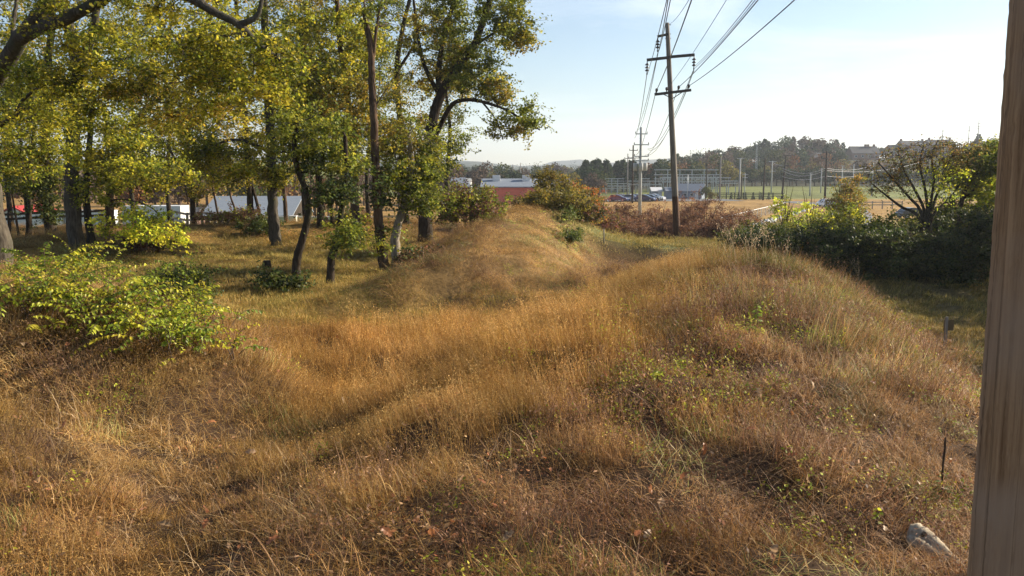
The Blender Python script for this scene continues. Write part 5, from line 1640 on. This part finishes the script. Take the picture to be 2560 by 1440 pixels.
# ---- buildings
def building(name, label, u0, u1, veave, vridge, Y, depth, wall, roof, rz=0.0, wins=0, door=False, chim=(), ridge_x=True, group=None, hip=0.0, over=0.3, chim_mat='brick_wall', b=None):
    um = (u0 + u1) / 2
    b = gbase(um, Y) if b is None else b
    k = Y / F
    w = (u1 - u0) * k
    he = at(um, veave, Y)[2] - b[2]
    hr = at(um, vridge, Y)[2] - b[2]
    ro = root(name, label, 'building', b, group, rz)
    d = depth
    if ridge_x:
        prof = [(0, 0, -0.5), (0, d, -0.5), (0, d, he), (0, d / 2, hr - 0.02), (0, 0, he)]
        MB().prism(np.array(prof), (-w / 2, 0, 0), (w / 2, 0, 0)).build('wall', wall, ro)
        rp = []
        e = over
        for s, (ya, yb) in (('f', (-e, d / 2)), ('b', (d + e, d / 2))):
            z0 = he - (hr - he) * (e / (d / 2))
            hx = hip * w
            a = [(-w / 2 - e, ya, z0 + 0.03), (w / 2 + e, ya, z0 + 0.03), (w / 2 + e - hx, yb, hr + 0.03), (-w / 2 - e + hx, yb, hr + 0.03)]
            MB().prism(np.array(a), (0, 0, 0), (0, 0, 0.14)).build('roof_slope', roof, ro)
    else:
        prof = [(-w / 2, 0, -0.5), (w / 2, 0, -0.5), (w / 2, 0, he), (0, 0, hr - 0.02), (-w / 2, 0, he)]
        MB().prism(np.array(prof), (0, 0, 0), (0, d, 0)).build('wall', wall, ro)
        e = over
        for s in (-1, 1):
            z0 = he - (hr - he) * (e / (w / 2))
            a = [(s * (w / 2 + e), -e, z0 + 0.03), (s * (w / 2 + e), d + e, z0 + 0.03), (0, d + e, hr + 0.03), (0, -e, hr + 0.03)]
            MB().prism(np.array(a), (0, 0, 0), (0, 0, 0.14)).build('roof_slope', roof, ro)
    for i in range(wins):
        x = -w / 2 + w * (i + 0.5) / wins
        f = MB().box((x, -0.03, he * 0.55), (min(1.1, w / wins * 0.5), 0.06, he * 0.34)).build('window', 'white_paint', ro)
        MB().box((x, -0.075, he * 0.55), (min(0.9, w / wins * 0.4), 0.03, he * 0.28)).build('pane', 'window_glass', f)
    if door:
        MB().box((w * 0.32, -0.05, 1.0), (0.95, 0.1, 2.0)).build('door', 'white_paint', ro)
    for cxr in chim:
        MB().box((cxr * w, d / 2, hr + 0.35), (0.9, 0.8, 1.5)).build('chimney', chim_mat, ro)
    return ro

# salmon-walled hall with roof units
sb = gbase(1290, 175); k = 175 / F
so = root('metal_hall', 'long salmon-red metal hall with grey roof and two white roof units', 'building', sb)
xa, xb = (1205 - 1290) * k, (1425 - 1290) * k
hw = at(1290, 469, 175)[2] - sb[2]
hr = at(1290, 456, 175)[2] - sb[2]
MB().box(((xa + xb) / 2, 8, hw / 2 - 0.3), (xb - xa, 16, hw + 0.6)).build('wall', 'salmon_wall', so)
rb_ = MB()
for x in np.arange(xa + 0.25, xb, 0.5):
    rb_.box((x, -0.03, hw / 2), (0.07, 0.07, hw - 0.02))
ro_ = rb_.build('wall_ribs', 'salmon_wall', so); ro_['kind'] = 'stuff'
MB().prism(np.array([(xa - .3, -0.4, hw), (xb + .3, -0.4, hw), (xb + .3, 8, hr + 0.5), (xa - .3, 8, hr + 0.5)]), (0, 0, 0), (0, 0, 0.2)).build('roof_slope', 'grey_roof', so)
MB().prism(np.array([(xa - .3, 16.4, hw), (xb + .3, 16.4, hw), (xb + .3, 8, hr + 0.5), (xa - .3, 8, hr + 0.5)]), (0, 0, 0), (0, 0, 0.2)).build('roof_slope', 'grey_roof', so)
for u in (1240, 1316):
    MB().box(((u - 1290) * k, 6.0, hr + 0.75), (1.5, 1.6, 1.3)).build('roof_unit', 'white_paint', so)
building('hip_roof_building', 'grey hip-roofed white building left of the salmon hall', 1085, 1175, 468, 446, 168, 9, 'concrete', 'grey_roof', wins=3, hip=0.22)
building('control_house', 'long blue-grey metal building with a white gable end right of the main pole', 1690, 1755, 478, 461, 208, 6, 'blue_grey_wall', 'grey_roof', wins=4, door=True, rz=-0.35)
building('small_shed', 'small blue-grey shed left of the main pole', 1632, 1655, 478, 470, 212, 4, 'blue_grey_wall', 'white_paint', door=True)
building('middle_shed', 'blue-grey shed half hidden behind the main pole', 1668, 1686, 478, 470, 210, 4, 'blue_grey_wall', 'grey_roof')
HH = 'houses on the hilltop'
def hill_house(label, u0, u1, veave, vridge, Y, chim, wins=4):
    building('hill_house', label, u0, u1, veave, vridge, Y, 9, 'brick_wall', 'dark_roof', wins=wins, chim=chim, group=HH)
hill_house('long dark-roofed house with two chimneys at the hilltop, left of the three tall poles', 2255, 2316, 363, 352, 445, (-0.45, 0.42), 6)
hill_house('dark-roofed house with two chimneys right of the long one', 2322, 2385, 362, 349, 445, (-0.4, 0.42), 6)
hill_house('low wing with dark roof at the left end of the long house', 2228, 2254, 370, 362, 446, (), 3)
hill_house('dark-roofed house with clustered chimneys among the hilltop trees', 2130, 2196, 383, 366, 420, (0.1, 0.2, 0.42), 4)
hill_house('large dark roof half hidden in trees lower on the hill', 2012, 2096, 398, 382, 400, (), 5)
# left: sheds, trailers, pavilion seen between the trunks
building('red_roof_shed', 'white shed with a red metal roof behind the rail fence at the far left', -10, 62, 536, 519, 92, 6, 'white_paint', 'red_roof', ridge_x=False, door=True)
def trailer(label, u0, u1, vt, Y, rz=0.0):
    b = gbase((u0 + u1) / 2, Y); k = Y / F
    w = (u1 - u0) * k; h = at((u0 + u1) / 2, vt, Y)[2] - b[2]
    ro = root('box_trailer', label, 'trailer', b, 'white box trailers behind the rail fence', rz)
    MB().box((0, 1.2, h / 2 + 0.35), (w, 2.4, h - 0.7)).build('box', 'white_paint', ro)
    for x in np.linspace(-w / 2 + 0.05, w / 2 - 0.05, 6):
        MB().box((x, -0.02, h / 2 + 0.35), (0.06, 0.05, h - 0.75)).build('side_rib', 'steel', ro)
    for x in (-w * 0.25, w * 0.3):
        wv = MB().tube([(x, 0.05, 0.4), (x, 0.35, 0.4)], [0.4, 0.4], 14).build('wheel', 'tyre', ro)
        MB().tube([(x, 0.035, 0.4), (x, 0.10, 0.4)], [0.22, 0.22], 12).build('rim', 'rim', wv)
    MB().box((0, 1.2, 0.02), (w * 0.9, 1.6, 0.12)).build('chassis', 'dark_wood', ro)
trailer('white box trailer right of the red-roofed shed', 64, 150, 531, 90)
trailer('white box trailer behind the broad grey trunk', 155, 262, 527, 90)
trailer('large white box trailer half hidden by hanging yellow leaves', 300, 446, 515, 88)
building('brown_shed', 'small brown shed beside the large white trailer', 446, 478, 540, 524, 95, 4, 'brick_wall', 'dark_roof')
pv_b = gbase(620, 84); k = 84 / F
pv = root('metal_roof_pavilion', 'open pavilion under a pale metal gable roof behind the trunks', 'building', pv_b)
w0, w1 = (508 - 620) * k, (722 - 620) * k
he = at(620, 541, 84)[2] - pv_b[2]; hr = at(620, 510, 84)[2] - pv_b[2] + 0.55
for a, b_ in (((-0.5, 4.0)), ((8.5, 4.0))):
    MB().prism(np.array([(w0 - .3, a, he), (w1 + .3, a, he), (w1 + .3, b_, hr), (w0 - .3, b_, hr)]), (0, 0, 0), (0, 0, 0.1)).build('roof_slope', 'bright_roof', pv)
for s in (w0, w1):
    MB().prism(np.array([(s, 0, he - 0.1), (s, 8, he - 0.1), (s, 4, hr - 0.05)]), (-0.05, 0, 0), (0.05, 0, 0)).build('gable', 'dark_wood', pv)
for x in np.linspace(w0 + 0.1, w1 - 0.1, 5):
    for y in (0.1, 7.9):
        MB().box((x, y, he / 2 - 0.2), (0.18, 0.18, he + 0.3)).build('column', 'dark_wood', pv)
MB().box(((w0 + w1) / 2 + 1.6, 7.6, he / 2 - 0.2), ((w1 - w0) * 0.55, 0.12, he + 0.2)).build('back_wall', 'green_wall', pv)
# pale green boundary wall with white coping
gb = gbase(730, 74); k = 74 / F
gw = root('boundary_wall', 'long low pale-green wall with white coping behind the trunks', 'wall', gb)
x0, x1 = (585 - 730) * k, (930 - 730) * k
hwl = at(730, 543, 74)[2] - gb[2]
MB().box(((x0 + x1) / 2, 0, hwl / 2 - 0.5), (x1 - x0, 0.2, hwl + 1.0)).build('panel', 'green_wall', gw)
MB().box(((x0 + x1) / 2, 0, hwl + 0.04), (x1 - x0 + 0.1, 0.28, 0.08)).build('coping', 'white_paint', gw)
cb = gbase(730, 72); hc = at(730, 541, 72)[2] - cb[2]
co = root('cream_cabinet', 'small cream utility cabinet in front of the pale-green wall', 'cabinet', cb)
MB().box((0, 0, hc / 2 - 0.3), (0.5, 0.5, hc + 0.6)).build('body', 'cream_wall', co)
MB().box((0, 0, hc + 0.03), (0.58, 0.58, 0.06)).build('lid', 'white_paint', co)

# ---- fences
def rail_fence(name, label, pts, hgt, rails, post_every, mat, ps=0.13, rs=(0.05, 0.14)):
    """posts and rails along ground points (x, y)"""
    b = np.array([pts[0][0], pts[0][1], zg1(*pts[0])])
    ro = root(name, label, 'fence', b)
    P = []
    for (xa, ya), (xb, yb) in zip(pts[:-1], pts[1:]):
        L = math.hypot(xb - xa, yb - ya); n_ = max(1, int(round(L / post_every)))
        for i in range(n_):
            P.append((xa + (xb - xa) * i / n_, ya + (yb - ya) * i / n_))
    P.append(pts[-1])
    Q = [np.array([x, y, zg1(x, y)]) - b for x, y in P]
    for q_ in Q:
        MB().box(q_ + (0, 0, hgt / 2 - 0.15), (ps, ps, hgt + 0.4)).build('post', mat, ro)
    for qa, qb in zip(Q[:-1], Q[1:]):
        for f in rails:
            MB().beam(qa + (0, -ps / 2 - 0.03, hgt * f), qb + (0, -ps / 2 - 0.03, hgt * f), *rs).build('rail', mat, ro)
    return ro
def gp(u, Y):
    return (float(at(u, 430, Y)[0]), Y)
rail_fence('rail_fence', 'dark two-rail wooden fence in front of the white trailers', [gp(-40, 50), gp(120, 51), gp(265, 53)], 1.15, (0.95, 0.72), 1.15, 'dark_wood')
rail_fence('walkway_railing', 'weathered grey railing of a walkway beyond the mown grass', [gp(425, 55), gp(500, 56), gp(580, 60)], 0.95, (0.95, 0.55), 0.9, 'grey_wood')
rail_fence('board_fence', 'dark four-rail board fence across the valley behind the field', [gp(1775, 206), gp(1860, 206), gp(1960, 203)], 1.5, (0.95, 0.7, 0.45, 0.2), 2.2, 'dark_wood', 0.2)
rail_fence('paddock_fence', 'grey rail fence behind the orange bush', [gp(2070, 150), gp(2160, 150), gp(2260, 152)], 1.3, (0.9, 0.55), 2.2, 'grey_wood', 0.14)
# small dark conifers along the board fence
for i, u in enumerate((1848, 1866, 1885, 1904, 1924, 1830)):
    b = gbase(u, 202)
    r_ = np.random.default_rng(800 + i)
    ro = root('conifer', 'small dark conical evergreen planted along the board fence', 'tree', b, 'small evergreens along the board fence')
    MB().tube([(0, 0, -0.2), (0, 0, 1.2)], [0.06, 0.02], 5).build('trunk', 'twig', ro)
    z = r_.uniform(0.1, 1, 160) ** 1.3 * 1.7
    a = r_.uniform(0, 6.28, 160); rr_ = (1.75 - z) * 0.32 * r_.uniform(0.5, 1, 160)
    V, Fq, C = leaf_quads(np.stack([rr_ * np.cos(a), rr_ * np.sin(a), z], -1), r_.uniform(0.2, 0.35, 160), r_, np.tile([(0.02, 0.03, 0.014)], (160, 1)) * r_.uniform(0.7, 1.4, (160, 1)))
    link('crown', np_mesh('crown', V, Fq, 'leaf', C), ro)
# chain-link fence with white-capped posts
fb = np.array([23.0, 98.0, zg1(23.0, 98.0)])
cf = root('wire_fence', 'chain-link fence with pale top rail running back along the field', 'fence', fb)
fe = np.array([45.5, 148.0, zg1(45.5, 148.0)])
N_ = 16
Q = [fb + (fe - fb) * t for t in np.linspace(0, 1, N_)]
Q = [np.array([q[0], q[1], zg1(q[0], q[1])]) - fb for q in Q]
for q_ in Q:
    MB().tube([q_ + (0, 0, -0.2), q_ + (0, 0, 1.25)], [0.04, 0.04], 6).build('post', 'steel', cf)
for qa, qb in zip(Q[:-1], Q[1:]):
    MB().tube([qa + (0, 0, 1.22), qb + (0, 0, 1.22)], [0.045, 0.045], 6).build('top_rail', 'white_paint', cf)
wm = MB()
for qa, qb in zip(Q[:-1], Q[1:]):
    for j in range(10):
        t0, t1 = j / 10, (j + 4) / 10
        pa, pb2 = qa + (qb - qa) * t0, qa + (qb - qa) * min(t1, 1.0)
        f = (min(t1, 1.0) - t0) / 0.4
        wm.beam(pa + (0, 0, 0.05), pb2 + (0, 0, 0.05 + 1.1 * f), 0.006, 0.006)
        wm.beam(pa + (0, 0, 1.15), pb2 + (0, 0, 1.15 - 1.1 * f), 0.006, 0.006)
wo = wm.build('wire_mesh', 'steel', cf); wo['kind'] = 'stuff'
# white boulders along the road edge
for i in range(22):
    t = i / 21
    x, y = 25.0 + 25.5 * t + rng.normal(0, 0.2), 96 + 55 * t + rng.normal(0, 0.3)
    r_ = np.random.default_rng(850 + i)
    a = np.arange(9) * 2 * np.pi / 9
    rings = []
    for z, s in ((-0.15, 0.8), (0.1, 1.0), (0.35, 0.8), (0.5, 0.4)):
        rings.append(np.stack([s * 0.6 * np.cos(a) * r_.uniform(0.8, 1.2, 9), s * 0.5 * np.sin(a) * r_.uniform(0.8, 1.2, 9), np.full(9, z) + r_.normal(0, 0.03, 9)], -1))
    V = np.vstack(rings)
    ii_ = np.arange(3)[:, None] * 9; kk = np.arange(9)[None, :]; k2 = (kk + 1) % 9
    Fq = np.stack([ii_ + kk, ii_ + k2, ii_ + 9 + k2, ii_ + 9 + kk], -1).reshape(-1, 4)
    o = link('boulder', np_mesh('boulder', V, [Fq, np.array([range(27, 36)])], 'white_stone'), None, (x, y, zg1(x, y)))
    o.rotation_euler = (0, 0, r_.uniform(0, 6))
    s = r_.uniform(0.6, 1.1); o.scale = (s, s, s)
    prop(o, 'white boulder in the row along the road edge beside the wire fence', 'boulder', 'white boulders along the road edge')

# ---- roads and parking as thin sheets over the ground
def strip(name, label, C, width, mat, lift=0.05):
    C = smooth_line([np.array([x, y, 0.0]) for x, y in C], 14)
    T = np.gradient(C, axis=0); T /= np.linalg.norm(T, axis=1)[:, None]
    Nn = np.stack([-T[:, 1], T[:, 0], T[:, 2] * 0], -1)
    cols_ = 5
    V = []
    for s in np.linspace(-0.5, 0.5, cols_):
        P = C + Nn * width * s
        P[:, 2] = zg(P[:, 0], P[:, 1]) + lift
        V.append(P)
    V = np.stack(V, 1).reshape(-1, 3)
    i = np.arange(len(C) - 1)[:, None] * cols_; kk = np.arange(cols_ - 1)[None, :]
    Fq = np.stack([i + kk, i + kk + 1, i + cols_ + kk + 1, i + cols_ + kk], -1).reshape(-1, 4)
    return prop(link(name, np_mesh(name, V, Fq, mat, smooth=True)), label, name, kind='structure')
strip('road', 'pale asphalt road in the valley right of the wire fence', [(22, 74), (30, 88), (42, 112), (53, 140), (60, 165), (58, 190)], 6.0, 'asphalt')
strip('parking_lot', 'asphalt parking strip where the cars stand', [(18, 196), (32, 198), (50, 200)], 14.0, 'asphalt')
strip('driveway', 'pale driveway below the pavilion on the left', [(-60, 72), (-40, 73), (-24, 72)], 4.0, 'concrete')

# ---- cars
def car(label, u, Y, paint, rz):
    b = gbase(u, Y); b[2] += 0.05
    ro = root('parked_car', label, 'car', b, 'cars parked in the substation lot', rz)
    L, W = 4.5, 1.8
    low = [(-2.25, 0.35), (-2.2, 0.75), (-1.7, 0.92), (1.0, 0.95), (1.9, 0.85), (2.25, 0.65), (2.25, 0.35)]
    MB().prism(np.array([(x, -W / 2, z) for x, z in low]), (0, 0, 0), (0, W, 0)).build('body', paint, ro)
    cab = [(-1.9, 0.93), (-1.25, 1.40), (-0.3, 1.47), (0.35, 1.38), (1.15, 0.95)]
    MB().prism(np.array([(x, -W / 2 + 0.14, z) for x, z in cab]), (0, 0, 0), (0, W - 0.28, 0)).build('cabin', paint, ro)
    win = [(-1.55, 0.98), (-1.15, 1.32), (-0.3, 1.38), (0.28, 1.30), (0.88, 0.98)]
    for s in (-1, 1):
        y = s * (W / 2 - 0.14 + 0.012)
        MB().prism(np.array([(x, y - 0.01, z) for x, z in win]), (0, 0, 0), (0, 0.02, 0)).build('side_window', 'window_glass', ro)
    MB().prism(np.array([(0.42, -W / 2 + 0.22, 1.35), (0.42, W / 2 - 0.22, 1.35), (1.12, W / 2 - 0.22, 0.985), (1.12, -W / 2 + 0.22, 0.985)]), (0.01, 0, 0.01), (0.03, 0, 0.03)).build('windscreen', 'window_glass', ro)
    for x in (-1.4, 1.4):
        for s in (-1, 1):
            y = s * (W / 2 - 0.08)
            wv = MB().tube([(x, y - 0.1, 0.32), (x, y + 0.1, 0.32)], [0.32, 0.32], 14).build('wheel', 'tyre', ro)
            MB().tube([(x, y + s * 0.09, 0.32), (x, y + s * 0.11, 0.32)], [0.2, 0.2], 10).build('rim', 'rim', wv)
    for s in (-1, 1):
        MB().box((2.2, s * 0.62, 0.68), (0.1, 0.32, 0.14)).build('headlight', 'white_paint', ro)
car('dark blue car at the left end of the parked row', 1546, 188, 'car_blue', -0.5)
car('black taller car behind the leftmost dark blue one', 1556, 193, 'car_black', -0.5)
car('silver car left of the dark third pole', 1580, 191, 'car_silver', -0.5)
car('black car partly behind the transformer pole', 1592, 195, 'car_black', -0.5)
car('dark blue car just right of the transformer pole', 1614, 189, 'car_blue', -0.5)
car('dark car in the middle right of the row', 1627, 192, 'car_black', -0.5)
car('silver car at the right end of the parked row', 1638, 195, 'car_silver', -0.5)
car('small white vehicle beside the tall dark pole by the orange bush', 2077, 160, 'car_white', 0.3)
car('dark car half hidden behind the bare hedge tree', 2288, 120, 'car_black', 0.2)

# ---- far trees: a few shared meshes, many places
FT = []
def far_tree_mesh(seed, kind):
    r = np.random.default_rng(seed)
    P, S = [], []
    if kind == 'round':
        for k in range(7):
            c = np.array([r.normal(0, 1.6), r.normal(0, 1.6), r.uniform(3.6, 7.8)])
            d = r.normal(0, 1, (120, 3)); d /= np.linalg.norm(d, axis=1)[:, None]
            P.append(c + d * (2.0, 2.0, 1.6) * r.uniform(0.6, 1.05, (120, 1)) * r.uniform(0.75, 1.15)); S.append(r.uniform(0.45, 0.95, 120))
    elif kind == 'pine':
        for k in range(9):
            z = 2.6 + 0.75 * k
            R0 = max(0.5, 3.0 - 0.28 * k) * r.uniform(0.8, 1.1)
            a = r.uniform(0, 6.28, 90); q = R0 * r.uniform(0.2, 1, 90) ** 0.6
            P.append(np.stack([q * np.cos(a), q * np.sin(a), z + r.normal(0, 0.22, 90) - 0.12 * q], -1)); S.append(r.uniform(0.45, 0.9, 90))
    else:
        for k in range(6):
            c = np.array([r.normal(0, 1.3), r.normal(0, 1.3), r.uniform(3.4, 7.2)])
            P.append(c + r.normal(0, 1, (55, 3)) * (1.2, 1.2, 1.0)); S.append(r.uniform(0.25, 0.6, 55))
    P = np.vstack(P); S = np.concatenate(S)
    V, Fq, C = leaf_quads(P, S, r, np.ones((len(P), 3)) * r.uniform(0.65, 1.35, (len(P), 1)), 0.3, 0.8)
    parts_v, parts_f = [V], [Fq]
    off = len(V)
    lines = [([(0, 0, -0.6), (0.1, 0, 2.5), (0, 0.1, 6.5)], [0.32, 0.24, 0.08])]
    for k in range(9):
        a = r.uniform(0, 6.28); z = r.uniform(2, 5)
        lines.append(([(0, 0, z), (math.cos(a) * 1.0, math.sin(a) * 1.0, z + 1.2), (math.cos(a) * 2.1, math.sin(a) * 2.1, z + 2.6)], [0.12, 0.08, 0.03]))
    nt = 0
    for Lp, rd in lines:
        tv_, tf_ = tube_arrays(np.array(Lp, float), rd, 5)
        parts_v.append(tv_); parts_f.append(tf_ + off); off += len(tv_); nt += len(tf_)
    tvv = np.vstack(parts_v[1:]); tff = np.vstack(parts_f[1:]) - len(V)
    return np_mesh('crown', V, Fq, 'far_leaf', C), np_mesh('trunk', tvv, tff, 'twig')
for s, kd in ((1, 'round'), (2, 'round'), (3, 'round'), (4, 'round'), (5, 'pine'), (6, 'pine'), (7, 'bare'), (8, 'bare'), (9, 'bare')):
    FT.append((kd, far_tree_mesh(600 + s, kd)))
FCOL = {'dark green': (0.040, 0.058, 0.022), 'olive green': (0.085, 0.095, 0.028), 'yellow': (0.20, 0.165, 0.03), 'russet': (0.20, 0.095, 0.035), 'grey-brown': (0.12, 0.085, 0.06)}
def far_tree(u, Y, h, kd, colour, where, group):
    b = gbase(u, Y)
    ch = [m_ for k_, m_ in FT if k_ == kd]
    cm, tm = ch[int(rng.integers(0, len(ch)))]
    kn = {'round': 'broadleaf tree', 'pine': 'pine', 'bare': 'thin-leaved tree'}[kd]
    o = root('far_tree', f'{colour} {kn} {where}', 'tree', b, group)
    oc = link('crown', cm, o); link('trunk', tm, o)
    s = h / 9.3
    o.scale = (s * rng.uniform(0.85, 1.2), s * rng.uniform(0.85, 1.2), s)
    o.rotation_euler = (0, 0, rng.uniform(0, 6.28))
    c = np.array(FCOL[colour]) * rng.uniform(0.8, 1.2)
    oc.color = (*[float(q) for q in c], 1)
pickc = lambda lst: lst[int(rng.integers(0, len(lst)))]
for i in range(150):                                            # wooded hill on the right
    u = 1690 + 870 * (i + rng.uniform(0, 1)) / 150
    near_h = 2110 < u < 2410
    Y = rng.uniform(460, 490) if near_h else rng.uniform(330, 470)
    far_tree(u, Y, rng.uniform(5, 7) if near_h else rng.uniform(8, 12.5), pickc(['round', 'round', 'round', 'bare', 'pine']), pickc(['dark green', 'dark green', 'olive green', 'grey-brown']), 'on the wooded hill at the right', 'trees on the wooded hill')
for i in range(46):                                             # darker belt at the hill foot
    u = 1760 + 620 * (i + rng.uniform(0, 1)) / 46
    far_tree(u, rng.uniform(288, 304), rng.uniform(4.5, 7), 'round', pickc(['dark green', 'dark green', 'olive green']), 'in the belt above the green slope', 'trees at the hill foot')
for i in range(22):                                             # autumn colours half way up
    u = 1880 + 400 * (i + rng.uniform(0, 1)) / 22
    far_tree(u, rng.uniform(308, 335), rng.uniform(7, 10), pickc(['round', 'bare']), pickc(['russet', 'russet', 'yellow', 'grey-brown']), 'half way up the wooded hill', 'autumn trees on the wooded hill')
for i in range(14):                                             # pines behind the cars
    far_tree(1455 + 130 * (i + rng.uniform(0, 1)) / 14, rng.uniform(262, 290), rng.uniform(8.5, 10.5), 'pine', 'dark green', 'in the dark clump behind the parked cars', 'pines behind the parked cars')
for i in range(26):                                             # mixed row behind the substation
    far_tree(1560 + 270 * (i + rng.uniform(0, 1)) / 26, rng.uniform(275, 330), rng.uniform(7, 10.5), pickc(['round', 'round', 'bare']), pickc(['olive green', 'dark green', 'russet', 'yellow', 'grey-brown']), 'in the row behind the substation', 'trees behind the substation')
for i in range(60):                                             # row behind the salmon hall, two depths
    far_tree(1080 + 420 * (i + rng.uniform(0, 1)) / 60, rng.uniform(230, 300) if i % 2 else rng.uniform(420, 650), rng.uniform(6, 9) if i % 2 else rng.uniform(9, 12), pickc(['round', 'round', 'bare']), pickc(['olive green', 'dark green', 'yellow', 'grey-brown']), 'behind the salmon hall', 'trees behind the salmon hall')
for i in range(70):                                             # hillside seen through the grove
    far_tree(-60 + 1180 * (i + rng.uniform(0, 1)) / 70, rng.uniform(125, 210), rng.uniform(6, 9), pickc(['bare', 'bare', 'round']), pickc(['grey-brown', 'grey-brown', 'olive green', 'russet']), 'on the slope seen between the grove trunks', 'trees seen through the grove')
far_tree(1765, 190, 3.4, 'round', 'olive green', 'standing alone beside the blue-grey building', 'bushy trees in the valley')
far_tree(1778, 188, 2.2, 'round', 'yellow', 'low beside the blue-grey building', 'bushy trees in the valley')

# ---- haze
hz = MB().box((0, 1700, 75), (9000, 4600, 172))
m, n, l = new_mat('haze')
o1 = n.new("ShaderNodeOutputMaterial"); v1 = n.new("ShaderNodeVolumePrincipled")
v1.inputs['Color'].default_value = (0.80, 0.88, 1.0, 1)
v1.inputs['Density'].default_value = 0.00025
v1.inputs['Anisotropy'].default_value = 0.35
l.new(v1.outputs[0], o1.inputs['Volume'])
ho = hz.build('haze', 'haze')
prop(ho, 'thin blue autumn haze lying over the valley', 'haze', kind='stuff')
